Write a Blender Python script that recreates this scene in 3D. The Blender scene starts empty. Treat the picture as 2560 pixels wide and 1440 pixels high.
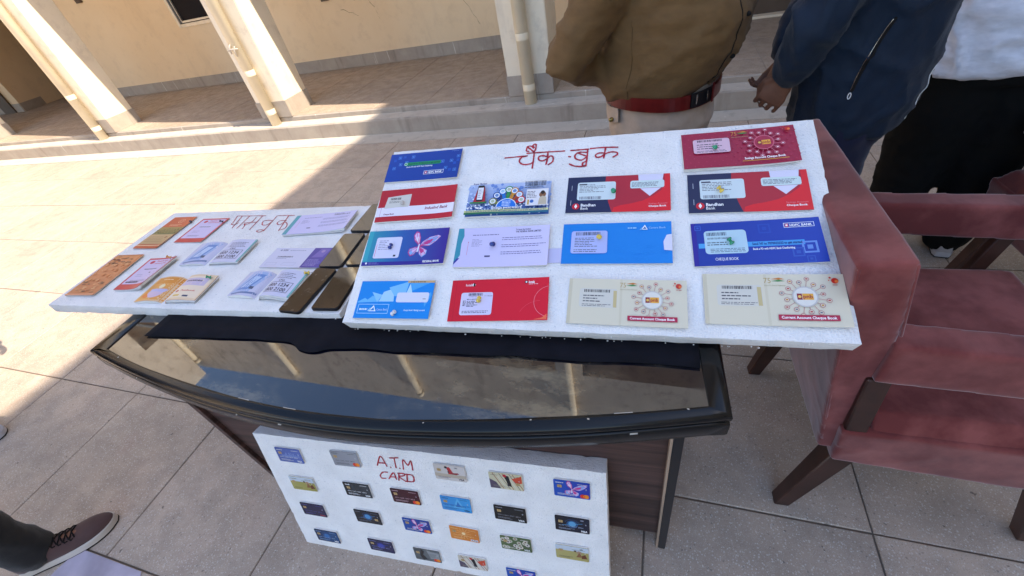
import bpy, bmesh, math, random
from mathutils import Vector, Matrix, noise
random.seed(7)
S = bpy.context.scene
COL = S.collection
# ------------------------------------------------------------------ camera
cam_d = bpy.data.cameras.new('camera'); cam = bpy.data.objects.new('camera', cam_d); COL.objects.link(cam)
cam_d.sensor_width = 36; cam_d.lens = 15.0; cam_d.clip_start = 0.02; cam_d.clip_end = 400
RC = Matrix(((0.9492923, -0.0529013, 0.3099122), (0.2642207, 0.6684636, -0.6952294), (-0.1703865, 0.7418611, 0.6485449)))
cam.matrix_world = Matrix.Translation((0, 0, 1.45)) @ RC.to_4x4()
S.camera = cam
S.render.resolution_x = 1024; S.render.resolution_y = 576
# ------------------------------------------------------------------ light
SUN = Vector((1.0, -0.16, 1.18)).normalized()
SUN_EL = math.asin(SUN.z)
w = bpy.data.worlds.new('World'); S.world = w; w.use_nodes = True
nt = w.node_tree; bg = nt.nodes['Background']
sky = nt.nodes.new('ShaderNodeTexSky'); sky.sky_type = 'NISHITA'; sky.sun_disc = False
sky.sun_elevation = SUN_EL; sky.sun_rotation = math.atan2(SUN.x, SUN.y)
sky.air_density = 1.0; sky.dust_density = 0.8; sky.ozone_density = 1.0
nt.links.new(sky.outputs[0], bg.inputs[0]); bg.inputs[1].default_value = 0.15
sd = bpy.data.lights.new('sun', 'SUN'); sd.energy = 3.2; sd.angle = math.radians(0.5); sd.color = (1.0, 0.87, 0.71)
so = bpy.data.objects.new('sun', sd); COL.objects.link(so); so.rotation_euler = SUN.to_track_quat('Z', 'Y').to_euler(); so.location = (4, -2, 12)
S.view_settings.view_transform = 'Standard'; S.view_settings.look = 'None'; S.view_settings.gamma = 1.0
S.view_settings.use_curve_mapping = False
S.view_settings.exposure = 1.66
S.render.engine = 'CYCLES'
S.cycles.max_bounces = 8; S.cycles.diffuse_bounces = 5; S.cycles.glossy_bounces = 4
# ------------------------------------------------------------------ helpers
def lin(h):
    h = h.lstrip('#'); o = []
    for i in (0, 2, 4):
        v = int(h[i:i+2], 16) / 255
        o.append(v / 12.92 if v <= .04045 else ((v + .055) / 1.055) ** 2.4)
    return (o[0], o[1], o[2], 1.0)
def tag(o, label=None, cat=None, group=None, kind=None):
    if label: o['label'] = label
    if cat: o['category'] = cat
    if group: o['group'] = group
    if kind: o['kind'] = kind
    return o
def empty(name, loc=(0, 0, 0), label=None, cat=None, group=None, M=None):
    o = bpy.data.objects.new(name, None); COL.objects.link(o); o.empty_display_size = .05
    if M is not None: o.matrix_world = M
    else: o.location = loc
    return tag(o, label, cat, group)
def link(name, me, mat=None, parent=None, smooth=False):
    o = bpy.data.objects.new(name, me); COL.objects.link(o)
    if mat and not me.materials: me.materials.append(mat)
    if parent: o.parent = parent
    if smooth:
        me.polygons.foreach_set('use_smooth', [True] * len(me.polygons))
    return o
class MB:
    def __init__(s): s.v = []; s.f = []
    def add(s, vs, fs):
        n = len(s.v); s.v += [tuple(q) for q in vs]; s.f += [tuple(i + n for i in f) for f in fs]; return s
    def box(s, x0, y0, z0, x1, y1, z1, M=None):
        vs = [(x, y, z) for z in (z0, z1) for y in (y0, y1) for x in (x0, x1)]
        if M: vs = [M @ Vector(q) for q in vs]
        return s.add(vs, [(0, 2, 3, 1), (4, 5, 7, 6), (0, 1, 5, 4), (1, 3, 7, 5), (3, 2, 6, 7), (2, 0, 4, 6)])
    def prism(s, pts, z0, z1):
        n = len(pts)
        return s.add([(x, y, z0) for x, y in pts] + [(x, y, z1) for x, y in pts],
                     [tuple(range(n - 1, -1, -1)), tuple(range(n, 2 * n))] + [(i, (i + 1) % n, n + (i + 1) % n, n + i) for i in range(n)])
    def loft(s, rings, cap=True, closed=True):
        n = len(rings[0]); vs = [q for r in rings for q in r]; fs = []
        for k in range(len(rings) - 1):
            for i in range(n if closed else n - 1):
                j = (i + 1) % n
                fs.append((k * n + i, k * n + j, (k + 1) * n + j, (k + 1) * n + i))
        if cap: fs += [tuple(range(n - 1, -1, -1)), tuple((len(rings) - 1) * n + i for i in range(n))]
        return s.add(vs, fs)
    def tube(s, pts, rad, n=12, caps=True):
        pts = [Vector(p) for p in pts]
        if not isinstance(rad, (list, tuple)): rad = [rad] * len(pts)
        P = list(pts); R_ = list(rad)
        if caps:
            d0 = (pts[0] - pts[1]).normalized(); d1 = (pts[-1] - pts[-2]).normalized()
            a = [(pts[0] + d0 * rad[0] * c, rad[0] * q) for c, q in ((.95, .3), (.7, .71))]
            b = [(pts[-1] + d1 * rad[-1] * c, rad[-1] * q) for c, q in ((.7, .71), (.95, .3))]
            P = [q[0] for q in a] + P + [q[0] for q in b]; R_ = [q[1] for q in a] + R_ + [q[1] for q in b]
        T = []
        for i in range(len(P)):
            t = (P[min(i + 1, len(P) - 1)] - P[max(i - 1, 0)])
            T.append(t.normalized() if t.length > 1e-9 else Vector((0, 0, 1)))
        up = Vector((0, 0, 1)) if abs(T[0].z) < .9 else Vector((1, 0, 0))
        u = T[0].cross(up).normalized(); rings = []
        for p, r, t in zip(P, R_, T):
            u = (u - t * u.dot(t)).normalized(); v = t.cross(u)
            rings.append([p + (u * math.cos(2 * math.pi * k / n) + v * math.sin(2 * math.pi * k / n)) * r for k in range(n)])
        return s.loft(rings)
    def mesh(s, name='m'):
        me = bpy.data.meshes.new(name); me.from_pydata(s.v, [], s.f); me.update(); return me
    def obj(s, name, mat, parent=None, smooth=False, bevel=0, seg=2):
        me = s.mesh(name)
        bm = bmesh.new(); bm.from_mesh(me)
        bmesh.ops.recalc_face_normals(bm, faces=bm.faces)
        if bevel:
            ed = [e for e in bm.edges if len(e.link_faces) == 2 and e.calc_face_angle(0) > .5]
            bmesh.ops.bevel(bm, geom=ed, offset=bevel, segments=seg, affect='EDGES', clamp_overlap=True)
        bm.to_mesh(me); bm.free()
        o = link(name, me, mat, parent, smooth)
        if bevel and not smooth and len(me.polygons) < 4000:
            me.polygons.foreach_set('use_smooth', [True] * len(me.polygons))
            try: me.set_sharp_from_angle(angle=math.radians(35))
            except Exception: pass
        return o
def ring(cx, cy, cz, rx, ry, yaw=0, n=24, p=2.3, tilt=0.0):
    o = []
    for k in range(n):
        a = 2 * math.pi * k / n; c, s_ = math.cos(a), math.sin(a)
        x = rx * math.copysign(abs(c) ** (2 / p), c); y = ry * math.copysign(abs(s_) ** (2 / p), s_)
        o.append(Vector((cx + x * math.cos(yaw) - y * math.sin(yaw), cy + x * math.sin(yaw) + y * math.cos(yaw), cz + x * tilt)))
    return o
# ------------------------------------------------------------------ materials
class NT:
    def __init__(s, name):
        s.m = bpy.data.materials.new(name); s.m.use_nodes = True; s.t = s.m.node_tree; s.b = s.t.nodes['Principled BSDF']
    def n(s, typ, **k):
        nd = s.t.nodes.new(typ)
        for a, b in k.items(): setattr(nd, a, b)
        return nd
    def l(s, a, b): s.t.links.new(a, b)
    def pos(s, kind='W'):
        if kind == 'W': return s.n('ShaderNodeNewGeometry').outputs['Position']
        return s.n('ShaderNodeTexCoord').outputs['Object']
    def noise(s, co, scale, detail=3, rough=.5, mul=None):
        if mul:
            mp = s.n('ShaderNodeMapping'); mp.inputs['Scale'].default_value = mul; s.l(co, mp.inputs['Vector']); co = mp.outputs[0]
        nd = s.n('ShaderNodeTexNoise'); nd.inputs['Scale'].default_value = scale; nd.inputs['Detail'].default_value = detail
        nd.inputs['Roughness'].default_value = rough; s.l(co, nd.inputs['Vector']); return nd.outputs['Fac']
    def ramp(s, fac, a, b, lo=0., hi=1.):
        r = s.n('ShaderNodeMapRange'); r.inputs['From Min'].default_value = a; r.inputs['From Max'].default_value = b
        r.inputs['To Min'].default_value = lo; r.inputs['To Max'].default_value = hi; s.l(fac, r.inputs['Value']); return r.outputs[0]
    def mix(s, fac, a, b, mode='MIX'):
        m = s.n('ShaderNodeMix', data_type='RGBA', blend_type=mode)
        if isinstance(fac, (int, float)): m.inputs[0].default_value = fac
        else: s.l(fac, m.inputs[0])
        for i, q in ((6, a), (7, b)):
            if isinstance(q, (tuple, list)): m.inputs[i].default_value = (q[0], q[1], q[2], 1)
            else: s.l(q, m.inputs[i])
        return m.outputs[2]
    def bump(s, h, strength=.3, dist=.001):
        b = s.n('ShaderNodeBump'); b.inputs['Strength'].default_value = strength; b.inputs['Distance'].default_value = dist
        s.l(h, b.inputs['Height']); s.l(b.outputs[0], s.b.inputs['Normal'])
    def col(s, c):
        if isinstance(c, (tuple, list)): s.b.inputs['Base Color'].default_value = (c[0], c[1], c[2], 1)
        else: s.l(c, s.b.inputs['Base Color'])
    def set(s, **k):
        for a, v in k.items():
            nm = {'rough': 'Roughness', 'spec': 'Specular IOR Level', 'metal': 'Metallic', 'ior': 'IOR', 'sheen': 'Sheen Weight', 'coat': 'Coat Weight', 'coatr': 'Coat Roughness', 'sr': 'Sheen Roughness'}[a]
            if isinstance(v, (int, float)): s.b.inputs[nm].default_value = v
            else: s.l(v, s.b.inputs[nm])
        return s
def plain(name, c, rough=.5, spec=.5, metal=0, var=.12, scale=8, bump=0, bscale=200, kind='O'):
    t = NT(name); p = t.pos(kind); f = t.noise(p, scale, 4)
    t.col(t.mix(t.ramp(f, .3, .7), tuple(x * (1 - var) for x in c[:3]), tuple(min(1, x * (1 + var)) for x in c[:3])))
    t.set(rough=rough, spec=spec, metal=metal)
    if bump: t.bump(t.noise(p, bscale, 3), bump, .001)
    return t.m
def terrazzo(name, base, warm, var=.18):
    t = NT(name); p = t.pos(); oi = t.n('ShaderNodeObjectInfo')
    big = t.noise(p, 1.3, 5, .6); med = t.noise(p, 9, 5, .6)
    c = t.mix(t.ramp(big, .38, .62), base, warm); c = t.mix(t.ramp(t.noise(p, 3.2, 4, .6), .55, .72, 0, .45), c, (base[0] * 1.05, base[1] * .90, base[2] * .92))
    c = t.mix(t.ramp(med, .4, .65, 0, .5), c, tuple(x * .72 for x in base), 'MIX')
    tone = t.ramp(oi.outputs['Random'], 0, 1, 1 - var, 1 + var)
    cc = t.n('ShaderNodeVectorMath', operation='SCALE'); t.l(c, cc.inputs[0]); t.l(tone, cc.inputs['Scale']); c = cc.outputs[0]
    for sc, lo, colr, amt in ((150, .82, (.66, .62, .56), .55), (120, .93, (.17, .15, .13), .6), (330, .62, (.56, .53, .48), .6), (380, .80, (.14, .125, .11), .55), (190, .86, (.64, .61, .56), .7)):
        v = t.n('ShaderNodeTexVoronoi'); v.inputs['Scale'].default_value = sc; t.l(p, v.inputs['Vector'])
        sp = t.n('ShaderNodeSeparateColor'); t.l(v.outputs['Color'], sp.inputs[0])
        a = t.ramp(sp.outputs[0], lo, lo + .02); b = t.ramp(v.outputs['Distance'], .28, .42, 1, 0)
        m = t.n('ShaderNodeMath', operation='MULTIPLY'); t.l(a, m.inputs[0]); t.l(b, m.inputs[1])
        m2 = t.n('ShaderNodeMath', operation='MULTIPLY'); t.l(m.outputs[0], m2.inputs[0]); m2.inputs[1].default_value = amt
        c = t.mix(m2.outputs[0], c, colr)
    # dusty scuffs and marks
    sc = t.noise(p, 5, 8, .75, (1, 3.5, 1))
    c = t.mix(t.ramp(sc, .56, .72, 0, .45), c, (.58, .49, .40))
    d = t.noise(p, 38, 2, .5); c = t.mix(t.ramp(d, .71, .75, 0, .7), c, (.06, .05, .045)); st_ = t.noise(p, 2.1, 7, .7); c = t.mix(t.ramp(st_, .55, .68, 0, .42), c, (.26, .21, .175))
    t.col(c); t.set(rough=t.ramp(med, .3, .7, .42, .7), spec=.35); t.bump(t.noise(p, 240, 3), .12, .001)
    return t.m
def paint(name, c1, c2, stain, kind='W'):
    t = NT(name); p = t.pos(kind); a = t.noise(p, .9, 6, .6); b = t.noise(p, 6, 6, .7); s2 = t.noise(p, 3, 5, .7, (1, 1, .25))
    c = t.mix(t.ramp(a, .35, .65), c1, c2); c = t.mix(t.ramp(b, .52, .68, 0, .5), c, stain); c = t.mix(t.ramp(s2, .54, .68, 0, .5), c, stain)
    t.col(c); t.set(rough=.75, spec=.25); t.bump(t.noise(p, 60, 5, .6), .15, .003); return t.m
def cement(name, c1, c2, streak):
    t = NT(name); p = t.pos(); a = t.noise(p, 5, 7, .7); v = t.noise(p, 26, 3, .5, (1, 1, .06)); v2 = t.noise(p, 11, 4, .6, (1, 1, .12))
    c = t.mix(t.ramp(a, .3, .7), c1, c2); c = t.mix(t.ramp(v2, .55, .75, 0, .6), c, tuple(x * .6 for x in c1)); c = t.mix(t.ramp(v, .68, .74, 0, .8), c, streak)
    t.col(c); t.set(rough=.8, spec=.2); t.bump(a, .3, .003); return t.m
M = {}
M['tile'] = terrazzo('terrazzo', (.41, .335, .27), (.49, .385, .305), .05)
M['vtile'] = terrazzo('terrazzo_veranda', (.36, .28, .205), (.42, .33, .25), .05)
M['grout'] = plain('grout', (.15, .12, .095), .9, .1, kind='W')
M['wall'] = paint('cream_paint', (.76, .58, .37), (.80, .63, .42), (.66, .50, .33))
M['pillar'] = paint('pale_cream_paint', (.78, .67, .50), (.84, .75, .59), (.58, .49, .38))
M['upper'] = paint('weathered_facade', (.72, .63, .50), (.80, .71, .58), (.36, .29, .21))
M['cement'] = cement('cement_skirting', (.33, .28, .235), (.42, .37, .31), (.72, .68, .6))
M['strip'] = cement('cement_strip', (.46, .41, .35), (.52, .47, .40), (.7, .66, .6))
M['pipe'] = plain('painted_pipe', (.80, .71, .53), .45, .4, var=.06, scale=5, bump=.1, bscale=30, kind='W')
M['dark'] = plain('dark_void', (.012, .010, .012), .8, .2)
M['wooddoor'] = plain('door_paint', (.10, .07, .05), .6, .3)
M['alu'] = plain('aluminium', (.55, .54, .52), .35, .5, .7)
t = NT('foam'); p = t.pos('O'); vo = t.n('ShaderNodeTexVoronoi'); vo.inputs['Scale'].default_value = 260; t.l(p, vo.inputs['Vector'])
fl = t.noise(p, 130, 2); f2 = t.noise(p, 14, 4)
c = t.mix(t.ramp(f2, .35, .7), (.79, .775, .765), (.88, .865, .855)); c = t.mix(t.ramp(fl, .64, .74, 0, .5), c, (.42, .44, .50)); c = t.mix(t.ramp(t.noise(p, 5.5, 6, .7), .58, .78, 0, .35), c, (.55, .52, .48)); t.col(c); t.set(rough=.6, spec=.3)
ad = t.n('ShaderNodeMath', operation='ADD'); t.l(vo.outputs['Distance'], ad.inputs[0]); t.l(t.noise(p, 45, 4, .6), ad.inputs[1]); t.bump(ad.outputs[0], .8, .0016)
M['foam'] = t.m
t = NT('print'); at = t.n('ShaderNodeAttribute'); at.attribute_name = 'Col'; t.l(at.outputs['Color'], t.b.inputs['Base Color']); t.set(rough=.38, spec=.4)
t.bump(t.noise(t.pos('O'), 60, 3), .08, .001); M['print'] = t.m
t = NT('card_print'); at = t.n('ShaderNodeAttribute'); at.attribute_name = 'Col'; t.l(at.outputs['Color'], t.b.inputs['Base Color']); t.set(rough=.25, spec=.5); M['cprint'] = t.m
M['paper'] = plain('paper_edges', (.74, .73, .70), .8, .2, var=.05, scale=60)
M['ink'] = plain('red_marker', (.42, .012, .03), .4, .4, var=.35, scale=90)
t = NT('desk_lacquer'); p = t.pos('W'); n1 = t.noise(p, 3.5, 6, .65); n2 = t.noise(p, 160, 2)
t.col(t.mix(t.ramp(n1, .45, .75, 0, .5), (.005, .005, .006), (.018, .017, .015))); t.set(rough=t.ramp(n1, .3, .7, .12, .26), spec=.30); t.bump(n2, .03, .001); M['lacquer'] = t.m
t = NT('dusty_glass'); p = t.pos('W'); n1 = t.noise(p, 2.6, 7, .6); n2 = t.noise(p, 9, 8, .7, (1, 2.2, 1)); n3 = t.noise(p, 22, 5, .7)
d = t.n('ShaderNodeMath', operation='MULTIPLY'); t.l(t.ramp(n1, .46, .60, .03, 1), d.inputs[0]); t.l(t.ramp(n2, .46, .60, .1, 1), d.inputs[1])
c = t.mix(d.outputs[0], (.004, .005, .012), (.12, .10, .07)); t.col(c)
t.set(rough=t.ramp(n3, .5, .72, .015, .10), spec=.75, ior=1.68); M['glass'] = t.m
t = NT('wood_laminate'); p = t.pos('O'); n1 = t.noise(p, 3, 6, .6, (.6, 1, 14)); n2 = t.noise(p, 5, 8, .6, (1, 1, 40))
c = t.mix(t.ramp(n1, .35, .65), (.035, .020, .017), (.115, .060, .050)); c = t.mix(t.ramp(n2, .4, .7, 0, .6), c, (.03, .017, .014)); t.col(c); t.set(rough=.45, spec=.3); M['laminate'] = t.m
M['beige'] = plain('beige_edge', (.36, .26, .19), .5, .3)
M['cloth'] = plain('black_cloth', (.006, .006, .010), .85, .15, var=.3, scale=20, bump=.4, bscale=500)
M['phone'] = plain('phone_shell', (.008, .008, .010), .3, .4)
t = NT('phone_screen'); n1 = t.noise(t.pos('O'), 30, 4); t.col((.006, .006, .008)); t.set(rough=t.ramp(n1, .4, .7, .01, .09), spec=.9, ior=1.8); M['screen'] = t.m
def velvet(name, c1, c2):
    t = NT(name); p = t.pos('O'); a = t.noise(p, 7, 5, .6); b = t.noise(p, 2.4, 3)
    c = t.mix(t.ramp(a, .42, .62), c1, c2); c = t.mix(t.ramp(b, .4, .7, 0, .4), c, tuple(x * .6 for x in c1)); t.col(c); t.set(rough=.9, spec=.1, sheen=.55, sr=.4)
    t.bump(t.noise(p, 900, 2), .15, .0006); return t.m
M['velvet'] = velvet('mauve_velvet', (.15, .034, .032), (.27, .080, .072))
M['velvet2'] = velvet('maroon_velvet', (.09, .018, .016), (.16, .035, .022))
M['legwood'] = plain('dark_stained_wood', (.045, .018, .013), .4, .4, var=.4, scale=12)
M['rubber'] = plain('rubber', (.02, .02, .02), .8, .2)
def fabric(name, c, fold=6, amt=.35, mul=(1, 1, 1), rough=.85, sheen=.2, fd=.012):
    t = NT(name); p = t.pos('O'); a = t.noise(p, fold, 3, .5, mul); b = t.noise(p, 25, 3, .5, mul); ad = t.n('ShaderNodeMath', operation='MULTIPLY_ADD')
    t.l(b, ad.inputs[0]); ad.inputs[1].default_value = .25; t.l(a, ad.inputs[2])
    t.col(t.mix(t.ramp(b, .3, .7), tuple(x * .88 for x in c), tuple(x * 1.1 for x in c))); t.set(rough=rough, spec=.2, sheen=sheen); 
    wv = t.n('ShaderNodeTexWave'); wv.inputs['Scale'].default_value = 420; wv.inputs['Distortion'].default_value = 1.5; wv.bands_direction = 'DIAGONAL'; t.l(p, wv.inputs['Vector'])
    a2 = t.n('ShaderNodeMath', operation='MULTIPLY_ADD'); t.l(wv.outputs['Fac'], a2.inputs[0]); a2.inputs[1].default_value = .02; t.l(ad.outputs[0], a2.inputs[2]); t.bump(a2.outputs[0], amt, fd); return t.m
M['khaki'] = fabric('khaki_shirt', (.155, .088, .036), 5, .7, (1, 1, 2), .7, .05)
M['beigecloth'] = fabric('beige_trouser', (.50, .40, .31), 6, .35)
M['navyjk'] = fabric('navy_jacket', (.006, .016, .036), 6, .8, (1.4, 1.4, 1), .55, .1)
M['navytr'] = fabric('navy_trouser', (.008, .010, .032), 5, .4)
M['blackcl'] = fabric('black_trouser', (.004, .004, .004), 5, .4, (1, 1, 1), .9, 0)
M['whitesh'] = fabric('white_shirt', (.70, .69, .75), 5, 1.0, (1, 1, 2.2))
M['greycl'] = fabric('dark_grey_trouser', (.018, .018, .018), 7, .6)
M['skin'] = plain('skin', (.20, .088, .052), .55, .35, var=.15, scale=25, bump=.15, bscale=220)
M['hair'] = plain('hair', (.012, .010, .009), .6, .3, bump=.6, bscale=300)
M['leather'] = plain('red_leather', (.13, .009, .008), .3, .5, var=.25, scale=30, bump=.1, bscale=300)
M['steel'] = plain('steel', (.6, .6, .58), .25, .5, 1)
M['brass'] = plain('brass', (.42, .33, .12), .35, .5, 1)
M['shoe'] = fabric('mesh_shoe', (.085, .048, .045), 60, .3, fd=.002)
M['sole'] = plain('sole', (.55, .50, .45), .6, .3)
M['lace'] = plain('lace', (.01, .009, .009), .8, .2)
M['white'] = plain('white_plastic', (.8, .8, .8), .4, .4)
M['shoew'] = plain('pale_shoe', (.45, .45, .5), .6, .3)
def pinmat(n, c):
    t = NT(n); t.col(c); t.set(rough=.2, spec=.6, coat=.4); return t.m
M['p_green'] = pinmat('green_plastic', (.01, .28, .13)); M['p_yellow'] = pinmat('yellow_plastic', (.75, .55, .07)); M['p_blue'] = pinmat('blue_plastic', (.01, .035, .25))
M['p_white'] = pinmat('white_pin', (.75, .76, .78)); M['p_black'] = pinmat('black_pin', (.03, .02, .04)); M['p_orange'] = pinmat('orange_pin', (.75, .35, .10)); M['p_clear'] = pinmat('clear_pin', (.55, .52, .48))
M['lilac'] = plain('lilac_paint', (.43, .385, .47), .6, .3, var=.28, scale=7, kind='W')
M['board'] = plain('cardboard', (.30, .20, .11), .8, .2)
M['crack'] = plain('crack', (.22, .14, .07), .9, .1)
# ================================================================== SETTING
gm = MB().box(-30, -25, -.30, 30, 3.771, -.005).obj('courtyard_ground', M['grout']); tag(gm, kind='structure')
TS = .605
X0, Y0 = -1.797, .035
cf = empty('courtyard_floor'); tag(cf, kind='structure')
def bevel_tile(w_, h_, t_, name='tile'):
    g = .0026; mb = MB(); e = .0022
    x0, y0, x1, y1 = g, g, w_ - g, h_ - g
    vs = [(x0, y0, -t_), (x1, y0, -t_), (x1, y1, -t_), (x0, y1, -t_), (x0, y0, -e), (x1, y0, -e), (x1, y1, -e), (x0, y1, -e),
          (x0 + e, y0 + e, 0), (x1 - e, y0 + e, 0), (x1 - e, y1 - e, 0), (x0 + e, y1 - e, 0)]
    fs = [(8, 9, 10, 11)] + [(a + o, (a + 1) % 4 + o, (a + 1) % 4 + o + 4, a + o + 4) for o in (0, 4) for a in range(4)]
    mb.add(vs, fs); return mb.mesh(name)
tme = bevel_tile(TS, TS, .02); tme.materials.append(M['tile'])
rows = [Y0 + (j - 3) * .6 for j in range(0, 8)] + [3.04]
tme2 = bevel_tile(TS, .6, .02); tme2.materials.append(M['tile'])
tme3 = bevel_tile(TS, .515, .02); tme3.materials.append(M['tile'])
rng = random.Random(3)
for j in range(-3, 6):
    y = Y0 + j * .6 if j < 5 else Y0 + 3.0
    me = tme3 if j == 5 else tme2
    x_hi = 6 if j < 4 else 7
    for i in range(-13, x_hi + 1):
        o = link('tile', me, None, cf); o.location = (X0 + i * TS, y, rng.uniform(-.0012, .0008)); o.rotation_euler = (rng.uniform(-.0012, .0012), rng.uniform(-.0012, .0012), 0)
far = MB()
def flat(i, y, h_):
    x = X0 + i * TS; far.add([(x + .003, y + .003, 0), (x + TS - .003, y + .003, 0), (x + TS - .003, y + h_ - .003, 0), (x + .003, y + h_ - .003, 0), (x + .003, y + .003, -.006), (x + TS - .003, y + .003, -.006), (x + TS - .003, y + h_ - .003, -.006), (x + .003, y + h_ - .003, -.006)], [(0, 1, 2, 3), (0, 4, 5, 1), (1, 5, 6, 2), (2, 6, 7, 3), (3, 7, 4, 0)])
for j in range(-20, 6):
    y = Y0 + j * .6 if j < 5 else Y0 + 3.0
    for i in range(-24, 18):
        if j >= -3 and -13 <= i <= (6 if j < 4 else 7): continue
        flat(i, y, .515 if j == 5 else .6)
tag(far.obj('outlying_tiles', M['tile'], cf), kind='stuff')
ks = MB().box(-30, 3.553, -.02, 9, 3.769, .0015).obj('kerb_strip', M['strip']); tag(ks, kind='structure')
# rough edge of kerb: slightly uneven
def slab(name, x0, x1, y0, y1, z0, z1, mat, nx=160, amp=.004):
    rings = []; rr = random.Random(hash(name) % 1000)
    for i in range(nx + 1):
        x = x0 + (x1 - x0) * i / nx; a = (noise.noise(Vector((x * 3, y0, 1))) + .5 * noise.noise(Vector((x * 11, y0, 2)))) * amp
        rings.append([(x, y0 + a, z0), (x, y0 + a * .6, z1 - .008 + a * .4), (x, y0 + .008 + a, z1 + a * .25), (x, y1, z1), (x, y1, z0)])
    return MB().loft(rings).obj(name, mat)
kb = slab('kerb', -26, 9, 3.77, 3.951, -.02, .145, M['cement']); tag(kb, kind='structure')
kt = MB().box(-26, 3.785, .1455, 9, 3.948, .1475).obj('kerb_tread', M['strip']); tag(kt, kind='structure')
vb = slab('veranda_plinth', -26, 9, 3.95, 9.0, .10, .196, M['cement'], amp=.003); tag(vb, kind='structure')
vf = empty('veranda_floor'); tag(vf, kind='structure')
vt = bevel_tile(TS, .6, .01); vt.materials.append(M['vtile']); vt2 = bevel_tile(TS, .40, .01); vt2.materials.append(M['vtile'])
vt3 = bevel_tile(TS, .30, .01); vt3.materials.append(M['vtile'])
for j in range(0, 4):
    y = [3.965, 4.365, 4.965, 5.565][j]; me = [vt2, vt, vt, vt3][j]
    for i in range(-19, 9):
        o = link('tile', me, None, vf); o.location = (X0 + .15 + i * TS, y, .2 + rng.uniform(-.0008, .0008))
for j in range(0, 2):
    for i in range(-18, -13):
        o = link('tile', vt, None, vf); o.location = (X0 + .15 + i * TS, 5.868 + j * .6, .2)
lp = MB().add([(-1.96, -.20, .0035), (-1.62, -.20, .0035), (-1.585, -.15, .0035), (-1.60, -.06, .0035), (-1.575, .0, .0035), (-1.60, .031, .0035), (-1.93, .031, .0035), (-1.95, -.05, .0035)],
              [tuple(range(8))]).obj('paint_patch', M['lilac']); tag(lp, kind='structure')
# ------------------------------------------------------------------ veranda building
VB = empty('veranda_building', (0, 5.85, .2), 'two storey cream building with a ground floor veranda of pale square pillars', 'building')
VBI = Matrix.Translation((0, -5.85, -.2))
def part(mb, name, mat, parent=VB, **k):
    if parent is VB:
        mb.v = [(x, y - 5.85, z - .2) for x, y, z in mb.v]
    return mb.obj(name, mat, parent, **k)
wx0, wx1 = -7.03, -6.02; wz0, wz1 = 1.03, 2.15
dx0, dx1 = -12.0, -10.05
# back wall with a window hole and doorway gap, butted pieces
wl = MB()
for a in [(dx1, 5.85, .196, wx0, 6.0, 3.0), (wx1, 5.85, .196, 9, 6.0, 3.0), (wx0, 5.85, .196, wx1, 6.0, wz0), (wx0, 5.85, wz1, wx1, 6.0, 3.0), (-26, 5.70, .196, dx0, 6.0, 3.0), (dx0, 5.85, 2.6, dx1, 6.0, 3.0)]:
    wl.box(*a)
part(wl, 'wall', M['wall'])
part(MB().box(-12.15, 6.001, .196, -12.0, 7.1, 3.0), 'side_wall', M['wall'])
part(MB().box(-12.0, 6.6, .2, -10.0, 6.66, 2.6), 'corridor_shade', M['dark'])  # near-black sheet paints the unlit depth of the corridor opening
sk = MB()
for a in [(dx1 + .004, 5.838, .2, 9, 5.849, .352), (-26, 5.688, .2, dx0, 5.699, .352), (dx0 + .001, 5.70, .2, dx0 + .012, 6.1, .352)]: sk.box(*a)
part(sk, 'skirting', M['cement'], bevel=.003)
part(MB().box(-12.62, 5.66, .2, -12.25, 5.687, 2.4), 'wooden_door', M['wooddoor'], bevel=.004)
# window
wi = MB()
for a in [(wx0, 5.83, wz0, wx0 + .05, 5.90, wz1), (wx1 - .05, 5.83, wz0, wx1, 5.90, wz1), (wx0 + .05, 5.83, wz0, wx1 - .05, 5.90, wz0 + .045), (wx0 + .05, 5.83, wz1 - .05, wx1 - .05, 5.90, wz1)]: wi.box(*a)
wfo = part(wi, 'window', M['alu'], bevel=.003)
ws = MB()
for a in [(wx0 + .06, 5.86, wz0 + .055, wx0 + .085, 5.88, wz1 - .06), (wx0 + .085, 5.86, wz0 + .055, wx1 - .06, 5.88, wz0 + .08)]: ws.box(*a)
ws.v = [(x, y - 5.85, z - .2) for x, y, z in ws.v]; ws.obj('sash', M['alu'], wfo)
wp = MB().box(wx0 + .05, 5.885, wz0 + .045, wx1 - .05, 5.89, wz1 - .05); wp.v = [(x, y - 5.85, z - .2) for x, y, z in wp.v]; wp.obj('pane', M['dark'], wfo)
# second window past the right pillar, door, pale slab standing in for a sunlit strip
part(MB().box(.45, 5.80, .21, 1.75, 5.849, 2.3), 'door', M['wooddoor'], bevel=.004)
part(MB().box(.40, 5.68, .2, 1.8, 5.799, .222), 'painted_sun_strip', M['pillar'], bevel=.004)
# pillars
for k in range(-1, 8):
    xr = -.93 - 2.98 * k
    if k == -1: pass
    pb = MB().box(xr - .41, 3.95, .197, xr, 4.34, 2.65); po = part(pb, 'pillar', M['pillar'], bevel=.006)
    pm = MB()
    g = .007
    pm.box(xr - .41 - g, 3.95 - g, .199, xr + g, 3.95, .372).box(xr, 3.9505, .199, xr + g, 4.34, .372).box(xr - .41 - g, 3.9505, .199, xr - .41, 4.34, .372).box(xr - .41 - g, 4.3405, .199, xr + g, 4.34 + g, .372)
    pm.v = [(x, y - 5.85, z - .2) for x, y, z in pm.v]; pm.obj('plinth', M['cement'], po, bevel=.002)
    part(MB().box(xr - .41, 3.95, 4.0, xr, 4.34, 5.57), 'upper_pillar', M['upper'])
part(MB().box(-26, 3.95, 2.65, 9, 4.34, 4.0), 'beam', M['upper'])
part(MB().box(-26, 4.34, 2.95, 9, 9.0, 3.1), 'ceiling_slab', M['upper'])
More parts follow.
